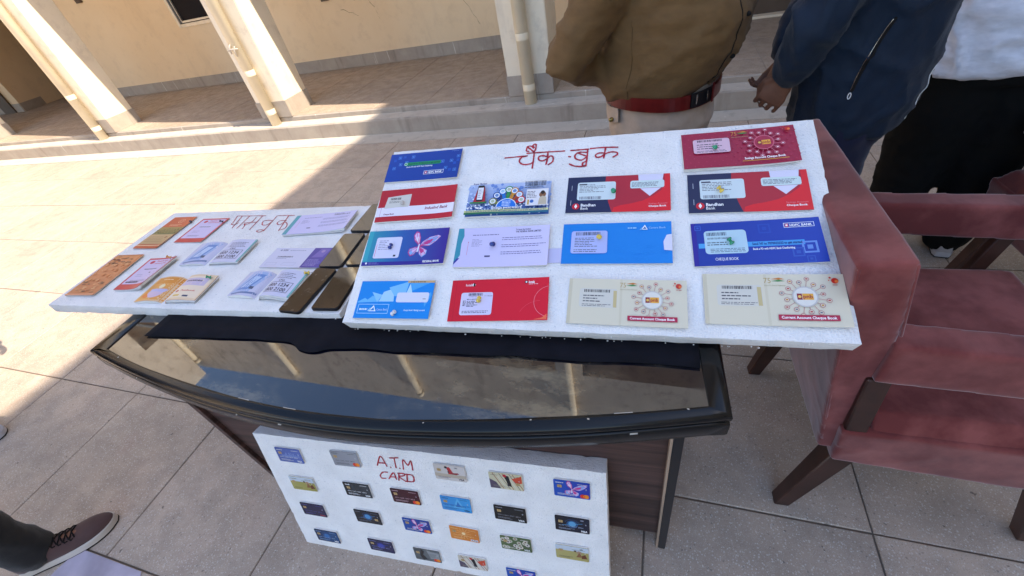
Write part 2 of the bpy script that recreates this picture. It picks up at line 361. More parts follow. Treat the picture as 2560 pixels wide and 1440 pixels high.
part(MB().box(-26, 5.85, 3.1, 9, 6.0, 5.57), 'upper_wall', M['upper'])
part(MB().box(-26, 3.95, 5.57, 9, 4.2, 6.98), 'parapet', M['upper'])
part(MB().box(-26, 4.2, 5.57, 9, 9.0, 5.72), 'roof_slab', M['upper'])
part(MB().box(-26, 8.9, .0, 9, 9.0, 5.57), 'rear_wall', M['wall'])
for x, z in ((-8.72, 1.60), (-4.31, 1.045)):
    part(MB().box(x - .06, 5.815, z - .02, x + .06, 5.849, z + .10), 'switch_box', M['wooddoor'], bevel=.004)
# hairline cracks in the plaster
cr = MB()
def crackline(pts, wd=.006):
    q = []
    for (x, z), (x2, z2) in zip(pts, pts[1:]):
        for t_ in (0, .25, .5, .75): q.append((x + (x2 - x) * t_ + rng.uniform(-.012, .012), z + (z2 - z) * t_ + rng.uniform(-.01, .01)))
    q.append(pts[-1]); vs = []; fs = []
    for i, (x, z) in enumerate(q): d = wd * rng.uniform(.3, 1); vs += [(x, 5.8485, z - d), (x, 5.8485, z + d)]
    for i in range(len(q) - 1): fs.append((2 * i, 2 * i + 2, 2 * i + 3, 2 * i + 1))
    cr.add(vs, fs)
crackline([(-3.3, 1.16), (-3.05, 1.05), (-2.75, 1.08), (-2.55, .95), (-2.42, .82), (-2.3, .66), (-2.22, .50)])
crackline([(-4.0, 1.1), (-3.9, .98), (-3.7, 1.0), (-3.62, .86), (-3.6, .72)], .005)
crackline([(-4.15, .9), (-3.98, .85), (-3.9, .8)], .004)
part(cr, 'crack', M['crack'])
# drain pipes
def pipe(x, lab):
    r = empty('drain_pipe', (x, 3.885, .147), lab, 'drain pipe', 'drain pipes on the veranda pillars')
    n = 20
    def seg(z0, z1, rad): return MB().loft([[(rad * math.cos(6.2832 * k / n), rad * math.sin(6.2832 * k / n), z) for k in range(n)] for z in (z0, z1)])
    seg(0, 6.45, .054).obj('pipe', M['pipe'], r, smooth=True)
    for z in (.12, .52, 2.2, 4.2):
        MB().loft([[(q * math.cos(6.2832 * k / n), q * math.sin(6.2832 * k / n), z + zz) for k in range(n)] for zz, q in ((-.002, .0545), (0, .0552), (.045, .0551), (.05, .0545))]).obj('collar', M['pipe'], r, smooth=True).data.set_sharp_from_angle(angle=.6)
    MB().loft([[(q * math.cos(6.2832 * k / n), q * math.sin(6.2832 * k / n), zz) for k in range(n)] for zz, q in ((6.451, .055), (6.46, .066), (6.54, .066), (6.55, .05))]).obj('cap', M['pipe'], r, smooth=True)
    return r
labs = ['cream drain pipe on the shaded pillar nearest the brown shirted man', 'sunlit drain pipe in the middle of the three with a wire tied round it', 'sunlit drain pipe on the leftmost fully visible pillar', 'drain pipe on the far left pillar beside the dark doorway', 'drain pipe beyond the left edge of the veranda view']
for k in range(0, 5): p_ = pipe(-1.13 - 2.98 * k, labs[k])
wt = MB()
for (a, b) in [((-.085, -.03, 0), (.07, -.062, .01)), ((.02, -.06, -.05), (.05, -.064, .03)), ((.0, -.06, .05), (-.03, -.063, -.02))]:
    wt.tube([(-4.11 + a[0], 3.885 + a[1], .916 + a[2]), (-4.11 + (a[0] + b[0]) / 2, 3.885 - .075, .916 + (a[2] + b[2]) / 2 + .01), (-4.11 + b[0], 3.885 + b[1], .916 + b[2])], .008, 6)
wt.box(-4.215, 3.925, .895, -4.185, 3.949, .955)
tag(wt.obj('wire_tie', M['strip'], smooth=True), 'frayed pale wire tie around the middle sunlit drain pipe', 'wire tie')
# ------------------------------------------------------------------ wings that enclose the courtyard
LW = empty('left_wing', (-9.95, -1, 0), 'cream courtyard wing rising beyond the left edge, sunlit parapet mirrored in the glass table', 'building')
def lpart(mb, name, mat): mb.v = [(x + 9.95, y + 1, z) for x, y, z in mb.v]; return mb.obj(name, mat, LW)
lpart(MB().box(-10.2, -9, 5.57, -9.95, 3.78, 6.98), 'parapet', M['upper'])
lpart(MB().box(-14, -9, 5.42, -10.2, 3.78, 5.57), 'roof_slab', M['upper'])
lpart(MB().box(-10.3, -9, 2.65, -9.95, 3.78, 4.0), 'beam', M['upper'])
lpart(MB().box(-12.0, -9, 0, -11.8, 3.78, 5.42), 'wall', M['wall'])
for k in range(4):
    y = 3.3 - 3 * k
    lpart(MB().box(-10.34, y - .4, 0, -9.95, y, 2.65), 'pillar', M['pillar']); lpart(MB().box(-10.34, y - .4, 4.0, -9.95, y, 5.57), 'upper_pillar', M['upper'])
RW = empty('right_wing', (6.2, 0, 0), 'tall cream courtyard wing to the right whose shade covers the desk', 'building')
RW.rotation_euler = (0, 0, -math.atan(.045))
ht = 1.18 * (6.2 + 2.93)
MB().box(0, -14, 0, 8, 3.6, ht).obj('wall', M['wall'], RW)
MB().box(.6, 3.6, 0, 8, 14, ht).obj('rear_block', M['wall'], RW)
MB().box(-.03, -14.02, ht, 8, 14, ht + .12).obj('coping', M['upper'], RW)
for f_ in range(3):
    for k in range(5):
        y = 2.0 - 3.1 * k; z = 1.1 + 3.3 * f_
        wo = MB().box(-.04, y - 1.3, z, -.001, y, z + 1.3).obj('window', M['alu'], RW)
        MB().box(-.05, y - 1.22, z + .07, -.041, y - .68, z + 1.23).obj('pane', M['dark'], wo); MB().box(-.05, y - .62, z + .07, -.041, y - .08, z + 1.23).obj('pane', M['dark'], wo)
# ================================================================== DESK
DZ = .79
front = [(-1.352, .363), (-1.22, .338), (-1.098, .319), (-.949, .299), (-.813, .287), (-.669, .283), (-.531, .288), (-.41, .301), (-.256, .325), (-.123, .352), (-.005, .382), (.133, .421)]
front = [(x * 1.038, y * 1.038) for x, y in front]
def cat(pts, m=4):
    o = []
    for i in range(len(pts) - 1):
        p0 = pts[max(i - 1, 0)]; p1 = pts[i]; p2 = pts[i + 1]; p3 = pts[min(i + 2, len(pts) - 1)]
        for k in range(m):
            t_ = k / m
            o.append(tuple(.5 * ((2 * p1[d]) + (-p0[d] + p2[d]) * t_ + (2 * p0[d] - 5 * p1[d] + 4 * p2[d] - p3[d]) * t_ ** 2 + (-p0[d] + 3 * p1[d] - 3 * p2[d] + p3[d]) * t_ ** 3) for d in range(len(p1))))
    o.append(pts[-1]); return o
F1 = cat(front)
inner = [(-1.321, .383), (-1.181, .356), (-1.09, .343), (-1.005, .333), (-.946, .327), (-.804, .315), (-.641, .312), (-.472, .322), (-.424, .328), (-.29, .351), (-.171, .375), (-.025, .408), (.1, .441)]
inner = [(x * 1.0154, y * 1.0154) for x, y in inner]
F2 = cat(inner)
def resample(P, n):
    L = [0]
    for a, b in zip(P, P[1:]): L.append(L[-1] + math.dist(a, b))
    o = []
    for k in range(n):
        s_ = L[-1] * k / (n - 1); i = 0
        while i < len(L) - 2 and L[i + 1] < s_: i += 1
        t_ = (s_ - L[i]) / (L[i + 1] - L[i] + 1e-12); o.append(tuple(P[i][d] + (P[i + 1][d] - P[i][d]) * t_ for d in range(len(P[0]))))
    return o
NF = 48
fo = resample(F1, NF); fi = resample(F2, NF)
OB = [(.112, .93), (-1.43, .90)]; IB = [(.06, .88), (-1.37, .85)]
outer = fo + resample([fo[-1], OB[0]], 6)[1:] + resample([OB[0], OB[1]], 6)[1:] + resample([OB[1], fo[0]], 6)[1:-1]
innr = fi + resample([fi[-1], IB[0]], 6)[1:] + resample([IB[0], IB[1]], 6)[1:] + resample([IB[1], fi[0]], 6)[1:-1]
DK = empty('desk', (-.62, .62, 0), 'bow fronted office desk with black lacquered rim and dusty dark glass top', 'desk')
DM = Matrix.Translation((.62, -.62, 0))
def dpart(mb, name, mat, **k): mb.v = [tuple(DM @ Vector(q)) for q in mb.v]; return mb.obj(name, mat, DK, **k)
def inset(P, d):
    n = len(P); o = []
    for i in range(n):
        a = Vector(P[i - 1]); b = Vector(P[(i + 1) % n]); t_ = (b - a).normalized(); nn = Vector((-t_.y, t_.x)); o.append((P[i][0] + nn.x * d, P[i][1] + nn.y * d))
    return o
def R3(P, z): return [(x, y, z) for x, y in P]
def mixp(a, b, t_): return [(p[0] + (q[0] - p[0]) * t_, p[1] + (q[1] - p[1]) * t_) for p, q in zip(a, b)]
rings = [R3(innr, DZ - .012), R3(innr, DZ - .0005), R3(inset(innr, -.0015), DZ), R3(mixp(inset(outer, .016), innr, .0), DZ), R3(inset(outer, .008), DZ - .002), R3(inset(outer, .0025), DZ - .006), R3(outer, DZ - .012),
         R3(inset(outer, .0015), DZ - .020), R3(inset(outer, .006), DZ - .024), R3(inset(outer, .012), DZ - .0245)]
dpart(MB().loft(rings, cap=False), 'rim', M['lacquer'], smooth=True)
gl = MB().prism(inset(innr, -.002), DZ - .010, DZ - .0025); dpart(gl, 'glass_top', M['glass'])
dpart(MB().prism(inset(outer, .014), DZ - .028, DZ - .0105), 'sub_top', M['phone'])
fr = [R3(inset(outer, .03), DZ - .028), R3(inset(outer, .004), DZ - .028), R3(inset(outer, .0015), DZ - .0305), R3(inset(outer, .001), DZ - .040), R3(inset(outer, .002), DZ - .062), R3(inset(outer, .006), DZ - .068), R3(inset(outer, .03), DZ - .068)]
dpart(MB().loft(fr, cap=False), 'fascia', M['lacquer'], smooth=True)
zb = DZ - .06
dpart(MB().box(.058, .474, .0, .078, .88, zb), 'side_panel', M['phone'], bevel=.0015)
dpart(MB().box(-1.30, .40, .0, -1.275, .86, zb), 'side_panel', M['laminate'], bevel=.0015)
dpart(MB().box(.052, .4735, .0, .0575, .52, zb), 'edge_band', M['beige'])
# front modesty panel between the two sides
ang = math.atan2(.083, 1.33)
mo = MB().box(0, 0, .055, math.hypot(1.327, .083), .018, zb, Matrix.Translation((-1.274, .412, 0)) @ Matrix.Rotation(ang, 4, 'Z'))
mo.v = [tuple(DM @ Vector(q)) for q in mo.v]; mo.obj('front_panel', M['laminate'], DK)
for x, y in ((-.035, .53), (-1.2, .46)): dpart(MB().box(x - .03, y, 0, x + .03, y + .05, .054), 'foot', M['rubber'], bevel=.003)
# chips in the lacquer
chips = MB(); rc = random.Random(11)
for k, (u_, off, r_) in enumerate([(.10, .012, .0025), (.665, .009, .0018), (.80, .014, .0018), (.86, .010, .0024), (.97, .012, .0024)]):
    i = int(u_ * (NF - 1)); P_ = inset(outer, off + .006)[i]; n = 7
    chips.add([(P_[0], P_[1], DZ + .0012)] + [(P_[0] + r_ * rc.uniform(.6, 1.3) * math.cos(6.28 * q / n), P_[1] + r_ * rc.uniform(.5, 1) * math.sin(6.28 * q / n), DZ + .0006) for q in range(n)], [(0, 1 + q, 1 + (q + 1) % n) for q in range(n)])
P_ = inset(outer, .0)
for i in range(2, NF - 1):
    if rc.random() < .14:
        a = P_[i]; b = P_[i + 1]; t0 = rc.random() * .5; t1 = t0 + rc.uniform(.05, .4); q0 = (a[0] + (b[0] - a[0]) * t0, a[1] + (b[1] - a[1]) * t0); q1 = (a[0] + (b[0] - a[0]) * t1, a[1] + (b[1] - a[1]) * t1)
        zz = DZ - .0305; chips.add([(q0[0], q0[1] - .0012, zz - .0009), (q1[0], q1[1] - .0012, zz - .0004), (q1[0], q1[1] + .001, zz + .0006), (q0[0], q0[1] + .001, zz + .0009)], [(0, 1, 2, 3)])
        if rc.random() < .3:
            q = fi[i]; q2 = fi[i + 1]; chips.add([(q[0], q[1] - .001, DZ + .0006), (q2[0], q2[1] - .0012, DZ + .0006), (q2[0], q2[1] + .0004, DZ + .0006), (q[0], q[1] + .0004, DZ + .0006)], [(0, 1, 2, 3)])
c_ = dpart(chips, 'paint_chips', M['strip']); c_['kind'] = 'stuff'
# smudges of wiped dust on the glass are in the glass material; black cloth under the boards
cb = [(-1.262, .442), (-1.1, .455), (-.95, .468), (-.862, .476), (-.80, .474), (-.765, .460), (-.72, .456), (-.68, .470), (-.60, .480), (-.482, .486), (-.3, .502), (-.115, .512), (-.02, .520), (.09, .522)]
cb = cat(cb, 4); vs = []; fs = []; ny = 10
for i, (x, y) in enumerate(cb):
    for j in range(ny + 1):
        yy = y + (.86 - y) * j / ny; e = noise.noise(Vector((x * 14, yy * 14, 0)))
        vs.append((x + .003 * e, yy + (.004 * e if j == 0 else 0), DZ + .0022 + .0016 * (e + .6) * (1 if j else .2)))
for i in range(len(cb) - 1):
    for j in range(ny): fs.append((i * (ny + 1) + j, (i + 1) * (ny + 1) + j, (i + 1) * (ny + 1) + j + 1, i * (ny + 1) + j + 1))
co = MB().add(vs, fs).obj('black_cloth', M['cloth'], smooth=True); md = co.modifiers.new('s', 'SOLIDIFY'); md.thickness = .0015; md.offset = -1
tag(co, 'thin black cloth strip lying on the glass behind the dusty part', 'cloth')
# ================================================================== FOAM BOARDS
B1 = dict(O=[-0.6618, 0.517, 0.8311], ex=[0.99808, 0.06179, -0.00494], ey=[-0.05509, 0.92065, 0.38648])
B0 = dict(O=[-1.7062, 0.4846, 0.8244], ex=[0.99689, 0.07727, -0.01533], ey=[-0.07723, 0.99701, 0.00352])
B2 = dict(O=[-1.0575, 0.2419, -0.0102], ex=[0.9976, 0.06861, 0.00887], ey=[-0.02718, 0.27082, 0.96225])
def frame(B):
    ex = Vector(B['ex']).normalized(); n = ex.cross(Vector(B['ey'])).normalized(); ey = n.cross(ex)
    m = Matrix((ex, ey, n)).transposed().to_4x4(); m.translation = Vector(B['O']); return m
FR = {k: frame(b) for k, b in (('B1', B1), ('B0', B0), ('B2', B2))}
INK1 = [[(0.3245, 0.4496), (0.3612, 0.4509), (0.3808, 0.4515)], [(0.3808, 0.4515), (0.3686, 0.449), (0.3626, 0.4397), (0.3654, 0.4307), (0.3768, 0.4246), (0.3924, 0.4264), (0.398, 0.4325)], [(0.3974, 0.4612), (0.3978, 0.4413), (0.3974, 0.4122)], [(0.3798, 0.4596), (0.4134, 0.4598), (0.4721, 0.459)], [(0.3974, 0.4612), (0.3854, 0.4735), (0.3777, 0.4787), (0.3772, 0.4675), (0.3827, 0.4656)], [(0.3774, 0.481), (0.3862, 0.4825), (0.3942, 0.4749)], [(0.3972, 0.4634), (0.3998, 0.4722), (0.3994, 0.4857), (0.3947, 0.4871), (0.3916, 0.4819), (0.3957, 0.477)], [(0.4317, 0.4582), (0.4321, 0.4384), (0.4303, 0.4213)], [(0.4315, 0.445), (0.4179, 0.4492), (0.4097, 0.4447), (0.4123, 0.4357), (0.4213, 0.4328), (0.4311, 0.4385), (0.4389, 0.4466), (0.4456, 0.4417), (0.4457, 0.4287), (0.4362, 0.42)], [(0.4836, 0.4406), (0.4877, 0.4394)], [(0.4874, 0.4589), (0.5291, 0.4595)], [(0.5275, 0.4583), (0.5271, 0.4348), (0.5257, 0.4119)], [(0.5246, 0.45), (0.508, 0.4515), (0.4985, 0.4437), (0.5008, 0.4328), (0.5144, 0.4274), (0.5254, 0.4358)], [(0.5047, 0.4496), (0.5235, 0.4394)], [(0.5251, 0.4224), (0.5181, 0.4187), (0.5186, 0.4103), (0.5267, 0.4105), (0.5155, 0.4085), (0.4989, 0.411), (0.4869, 0.4178)], [(0.5339, 0.4608), (0.565, 0.4614), (0.5965, 0.4593)], [(0.5689, 0.4602), (0.5672, 0.4441), (0.5655, 0.4295)], [(0.5672, 0.4441), (0.5543, 0.4453), (0.5464, 0.4396), (0.5499, 0.4329), (0.5595, 0.4342), (0.5689, 0.4419), (0.5816, 0.4462), (0.5944, 0.4438), (0.5961, 0.4374), (0.5868, 0.4307)]]
INK0 = [[(0.3306, 0.4601), (0.4555, 0.4553)], [(0.3321, 0.4583), (0.3444, 0.4213), (0.3459, 0.4088), (0.3612, 0.404), (0.3718, 0.4159)], [(0.3535, 0.4572), (0.3694, 0.3835)], [(0.3868, 0.4555), (0.3911, 0.3811)], [(0.422, 0.4469), (0.4253, 0.4201), (0.4166, 0.4058), (0.402, 0.4064), (0.4115, 0.3979), (0.4161, 0.3778)], [(0.4434, 0.4525), (0.4518, 0.371)], [(0.3967, 0.4131), (0.4447, 0.4167)], [(0.5079, 0.4526), (0.5772, 0.4514)], [(0.5101, 0.4219), (0.4884, 0.4254), (0.472, 0.4212), (0.4828, 0.3989), (0.5026, 0.3981), (0.5101, 0.4219)], [(0.5062, 0.451), (0.515, 0.3625)], [(0.5121, 0.3665), (0.4965, 0.3693), (0.4869, 0.362), (0.5015, 0.3553), (0.5122, 0.3626)], [(0.5547, 0.4484), (0.5747, 0.3604)], [(0.5662, 0.4193), (0.5411, 0.4204), (0.5386, 0.4045), (0.5554, 0.3959), (0.5635, 0.4114), (0.5827, 0.3987), (0.5908, 0.3751), (0.5774, 0.3641)]]
INK2 = [[(0.393, 0.432), (0.4125, 0.4683), (0.4222, 0.4328)], [(0.399, 0.4423), (0.4207, 0.4438)], [(0.4327, 0.4315), (0.4336, 0.4301)], [(0.4396, 0.4657), (0.4651, 0.4705)], [(0.4526, 0.4676), (0.4496, 0.4315)], [(0.4603, 0.4313), (0.4611, 0.43)], [(0.471, 0.4301), (0.4784, 0.4653), (0.4884, 0.4468), (0.501, 0.465), (0.4985, 0.4307)], [(0.4173, 0.4094), (0.4028, 0.4071), (0.3913, 0.3936), (0.393, 0.383), (0.4058, 0.3844)], [(0.4156, 0.3842), (0.4359, 0.4105), (0.4386, 0.3861)], [(0.4236, 0.3932), (0.4385, 0.3938)], [(0.4455, 0.3834), (0.4527, 0.4114)], [(0.4496, 0.4109), (0.4679, 0.412), (0.4659, 0.4041), (0.4507, 0.3978), (0.4664, 0.3824)], [(0.4767, 0.4116), (0.4709, 0.382)], [(0.4705, 0.4105), (0.4912, 0.4102), (0.4941, 0.3975), (0.4881, 0.385), (0.4651, 0.3829)]]
def foam(B, th, seed, label, ink, name, sag=0):
    nx, ny, nz = 80, 40, 4; vs = {}; mb = MB(); idx = {}
    def P(i, j, k):
        key = (i, j, k)
        if key in idx: return idx[key]
        x = i / nx * 1.0; y = j / ny * .5; z = -th * (1 - k / nz)
        q = Vector((x * 30, y * 30, z * 60 + seed)); e = noise.noise(q) * .0011 + noise.noise(q * 3.7) * .0006
        dx = dy = dz = 0
        if i in (0, nx): dx = e * 1.4
        if j in (0, ny): dy = e * 1.4
        if k in (0, nz): dz = noise.noise(Vector((x * 18, y * 18, seed + k))) * .0004
        ed = (i in (0, nx)) + (j in (0, ny)) + (k in (0, nz))
        if ed >= 2:
            if i == 0: dx += .0012
            if i == nx: dx -= .0012
            if j == 0: dy += .0012
            if j == ny: dy -= .0012
            if k == nz: dz -= .0010
            if k == 0: dz += .0015
            g = noise.noise(Vector((x * 90, y * 90, seed)))
            if g > .38 and k in (0, nz): dz += (-.003 if k == nz else .004) * (g - .3) * 3
        idx[key] = len(mb.v); mb.v.append((x + dx, y + dy, z + dz)); return idx[key]
    def quad(a, b, c, d): mb.f.append((P(*a), P(*b), P(*c), P(*d)))
    for i in range(nx):
        for j in range(ny):
            quad((i, j, nz), (i + 1, j, nz), (i + 1, j + 1, nz), (i, j + 1, nz)); quad((i, j, 0), (i, j + 1, 0), (i + 1, j + 1, 0), (i + 1, j, 0))
    for i in range(nx):
        for k in range(nz):
            quad((i, 0, k), (i + 1, 0, k), (i + 1, 0, k + 1), (i, 0, k + 1)); quad((i, ny, k), (i, ny, k + 1), (i + 1, ny, k + 1), (i + 1, ny, k))
    for j in range(ny):
        for k in range(nz):
            quad((0, j, k), (0, j, k + 1), (0, j + 1, k + 1), (0, j + 1, k)); quad((nx, j, k), (nx, j + 1, k), (nx, j + 1, k + 1), (nx, j, k + 1))
    root = empty(name, M=FR[B]); tag(root, label, 'foam board', 'white foam display boards')
    s_ = mb.obj('sheet', M['foam'], root, smooth=True)
    try: s_.data.set_sharp_from_angle(angle=math.radians(50))
    except Exception: pass
    # loose beads on the edges
    bd = MB(); rr = random.Random(seed)
    for _ in range(70):
        if rr.random() < .75: c = Vector((rr.random(), -.0015, rr.uniform(-th, -.0))); 
        else: c = Vector((rr.random(), rr.uniform(0, .5), .0006))
        if rr.random() < .35: c.z = -th - .0005
        r_ = rr.uniform(.0010, .0022); bd.add([c + Vector(q) * r_ for q in ((1, 0, 0), (-1, 0, 0), (0, 1, 0), (0, -1, 0), (0, 0, 1), (0, 0, -1))], [(0, 2, 4), (2, 1, 4), (1, 3, 4), (3, 0, 4), (2, 0, 5), (1, 2, 5), (3, 1, 5), (0, 3, 5)])
    bo = bd.obj('foam_beads', M['foam'], root, smooth=True); bo['kind'] = 'stuff'
    ik = MB(); rr = random.Random(seed + 1)
    for st in ink:
        pts = []
        st = [(a, b) for a, b in st]
        dn = cat(st, 6) if len(st) > 2 else resample(st, 8)
        wd = .0021 if B != 'B0' else .0017
        n = len(dn); v = []; wv = []
        for i, (x, y) in enumerate(dn):
            a = dn[max(0, i - 1)]; b = dn[min(n - 1, i + 1)]; t_ = Vector((b[0] - a[0], b[1] - a[1])); t_ = t_.normalized() if t_.length > 1e-9 else Vector((1, 0)); nn = Vector((-t_.y, t_.x)); d = wd * rr.uniform(.75, 1.15)
            v += [(x + nn.x * d, y + nn.y * d, .0009), (x - nn.x * d, y - nn.y * d, .0009)]
        ik.add(v, [(2 * i, 2 * i + 1, 2 * i + 3, 2 * i + 2) for i in range(n - 1)])
        for e_ in (dn[0], dn[-1]): ik.add([(e_[0] + wd * math.cos(q), e_[1] + wd * math.sin(q), .00095) for q in [k * 1.0472 for k in range(6)]], [(0, 1, 2, 3, 4, 5)])
    ik.obj('handwriting', M['ink'], root)
    return root
foam('B1', .036, 3, 'tilted white foam board of cheque books with red handwriting along its top', INK1, 'foam_board')
foam('B0', .032, 8, 'flat white foam board of pass books at the left end of the desk', INK0, 'foam_board')
foam('B2', .045, 15, 'upright white foam board of bank cards leaning on the desk front', INK2, 'foam_board')
# box that props up the rear of the tilted board
cbx = MB()
m1 = FR['B1']
zt = (m1 @ Vector((.5, .40, -.036))).z
cbx.add([(-.42, .70, DZ + .004), (.05, .72, DZ + .004), (.04, .90, DZ + .004), (-.43, .88, DZ + .004)] + [(x, y, (m1 @ Vector((x + .66, (y - .55) / .92, -.038))).z - .001) for x, y in ((-.42, .70), (.05, .72), (.04, .90), (-.43, .88))],
        [(3, 2, 1, 0), (4, 5, 6, 7), (0, 1, 5, 4), (1, 2, 6, 5), (2, 3, 7, 6), (3, 0, 4, 7)])
tag(cbx.obj('cardboard_box', M['board'], bevel=.002), 'plain cardboard box propping up the rear of the tilted foam board', 'box')
# ================================================================== PRINT
_tc = {}
def text_mesh(s, bold):
    k = (s, bold)
    if k in _tc: return _tc[k]
    cu = bpy.data.curves.new('t', 'FONT'); cu.body = s; cu.size = 1.0; cu.resolution_u = 2
    if bold: cu.offset = .022
    o = bpy.data.objects.new('t', cu); COL.objects.link(o); bpy.context.view_layer.update()
    me = bpy.data.meshes.new_from_object(o.evaluated_get(bpy.context.evaluated_depsgraph_get()))
    v = [(q.co.x, q.co.y) for q in me.vertices]; f = [tuple(p.vertices) for p in me.polygons]
    bpy.data.objects.remove(o); bpy.data.curves.remove(cu); bpy.data.meshes.remove(me)
    x0 = min(a for a, b in v); x1 = max(a for a, b in v); _tc[k] = ([(a - x0, b) for a, b in v], f, x1 - x0); return _tc[k]
class Print:
    def __init__(s, w_, h_, z=lambda u, v: 0, seed=1):
        s.w, s.h, s.zf = w_, h_, z; s.v = []; s.f = []; s.c = []; s.lay = 0; s.r = random.Random(seed); s.curved = True; s.dl = 2.4e-5
    def P(s, fx, fy): return (fx * s.w, fy * s.h, s.lay)
    def up(s): s.lay += 1
    def _c(s, c): return lin(c) if isinstance(c, str) else c
    def rect(s, x0, y0, x1, y1, c, c2=None):
        s.up(); c = s._c(c); c2 = s._c(c2) if c2 else c
        nx = max(1, int(abs(x1 - x0) * s.w / .012)); ny = max(1, int(abs(y1 - y0) * s.h / .016)); b = len(s.v)
        for i in range(nx + 1):
            for j in range(ny + 1): s.v.append(s.P(x0 + (x1 - x0) * i / nx, y0 + (y1 - y0) * j / ny))
        for i in range(nx):
            for j in range(ny):
                s.f.append((b + i * (ny + 1) + j, b + (i + 1) * (ny + 1) + j, b + (i + 1) * (ny + 1) + j + 1, b + i * (ny + 1) + j + 1))
                ca = tuple(c[q] + (c2[q] - c[q]) * i / nx for q in range(4)); cb_ = tuple(c[q] + (c2[q] - c[q]) * (i + 1) / nx for q in range(4)); s.c.append([ca, cb_, cb_, ca])
    def vgrad(s, x0, y0, x1, y1, c, c2, n=8):
        c = s._c(c); c2 = s._c(c2); s.up(); s.lay -= 1
        for k in range(n):
            t_ = (k + .5) / n; s.rect(x0, y0 + (y1 - y0) * k / n, x1, y0 + (y1 - y0) * (k + 1) / n, tuple(c[q] + (c2[q] - c[q]) * t_ for q in range(4))); s.lay -= 1
        s.lay += 1
    def poly(s, pts, c, fan=None):
        s.up(); c = s._c(c); b = len(s.v); n = len(pts)
        cx, cy = fan or (sum(p[0] for p in pts) / n, sum(p[1] for p in pts) / n)
        s.v.append(s.P(cx, cy)); s.v += [s.P(*p) for p in pts]
        for i in range(n): s.f.append((b, b + 1 + i, b + 1 + (i + 1) % n)); s.c.append([c] * 3)
    def circ(s, cx, cy, r, c, n=18, a0=0, a1=360):
        k = s.w / s.h; P_ = [(cx + r / k * math.cos(math.radians(a0 + (a1 - a0) * i / n)), cy + r * math.sin(math.radians(a0 + (a1 - a0) * i / n))) for i in range(n + (a1 - a0 < 360))]
        s.poly(P_, c, fan=(cx, cy))
    def ringc(s, cx, cy, r, t_, c, n=24, a0=0, a1=360):
        s.up(); c = s._c(c); k = s.w / s.h; b = len(s.v)
        for i in range(n + 1):
            a = math.radians(a0 + (a1 - a0) * i / n)
            for q in (r, r - t_): s.v.append(s.P(cx + q / k * math.cos(a), cy + q * math.sin(a)))
        for i in range(n): s.f.append((b + 2 * i, b + 2 * i + 2, b + 2 * i + 3, b + 2 * i + 1)); s.c.append([c] * 4)
    def line(s, x0, y0, x1, y1, t_, c):
        k = s.w / s.h; dx, dy = (x1 - x0) * k, y1 - y0; L = math.hypot(dx, dy) + 1e-9; nx_, ny_ = -dy / L * t_ / 2, dx / L * t_ / 2
        s.poly([(x0 + nx_ / k, y0 + ny_), (x1 + nx_ / k, y1 + ny_), (x1 - nx_ / k, y1 - ny_), (x0 - nx_ / k, y0 - ny_)], c)
    def frame(s, x0, y0, x1, y1, t_, c):
        k = s.h / s.w; s.rect(x0, y0, x1, y0 + t_, c); s.lay -= 1; s.rect(x0, y1 - t_, x1, y1, c); s.lay -= 1; s.rect(x0, y0 + t_, x0 + t_ * k, y1 - t_, c); s.lay -= 1; s.rect(x1 - t_ * k, y0 + t_, x1, y1 - t_, c)
    def rrect(s, x0, y0, x1, y1, r, c):
        k = s.w / s.h; rx = r / k; P_ = []
        for cx, cy, a in ((x1 - rx, y1 - r, 0), (x0 + rx, y1 - r, 90), (x0 + rx, y0 + r, 180), (x1 - rx, y0 + r, 270)):
            for q in range(5): t_ = math.radians(a + q * 22.5); P_.append((cx + rx * math.cos(t_), cy + r * math.sin(t_)))
        s.poly(P_, c)
    def text(s, t_, x, y, hf, c, wf=None, bold=False, sl=0, right=False):
        s.up(); c = s._c(c); v, f, W = text_mesh(t_, bold); sc = hf * s.h / .72; sx = sc if wf is None else wf * s.w / W
        if right: x -= W * sx / s.w
        b = len(s.v)
        for a, q in v: s.v.append(s.P(x + (a * sx + q * sc * sl) / s.w, y + q * sc / s.h))
        for p in f: s.f.append(tuple(b + i for i in p)); s.c.append([c] * len(p))
    def bars(s, x0, y0, x1, y1, n, c, fill=.45, ragged=.35):
        dy = (y1 - y0) / n; first = True
        for k in range(n):
            y = y1 - dy * (k + 1); xe = x1 - s.r.random() * ragged * (x1 - x0); x = x0
            while x < xe:
                L = s.r.uniform(.012, .045); L = min(L, xe - x)
                s.rect(x, y, x + L, y + dy * fill, c); s.lay -= 1; x += L + .006
        s.lay += 1
    def barcode(s, x0, y0, x1, y1, c='#15151a'):
        x = x0
        while x < x1:
            L = s.r.choice((.0025, .0025, .005, .0075)) ; s.rect(x, y0, min(x + L, x1), y1, c); s.lay -= 1; x += L + s.r.choice((.003, .005))
        s.lay += 1
    def obj(s, name, parent, mat='print'):
        me = bpy.data.meshes.new(name); me.from_pydata(s.v, [], s.f)
        ca = me.color_attributes.new('Col', 'FLOAT_COLOR', 'CORNER'); flat = [x for p in s.c for q in p for x in q]
        ca.data.foreach_set('color', flat); lay = [v[2] for v in s.v]
        if s.curved:
            bm = bmesh.new(); bm.from_mesh(me); bmesh.ops.triangulate(bm, faces=[f for f in bm.faces if len(f.verts) > 4])
            for _ in range(5):
                ed = [e for e in bm.edges if (e.verts[0].co.xy - e.verts[1].co.xy).length > .0085]
                if not ed: break
                bmesh.ops.subdivide_edges(bm, edges=ed, cuts=1); bmesh.ops.triangulate(bm, faces=[f for f in bm.faces if len(f.verts) > 4])
            bm.to_mesh(me); bm.free()
        n = len(me.vertices); co = [0.] * (3 * n); me.vertices.foreach_get('co', co)
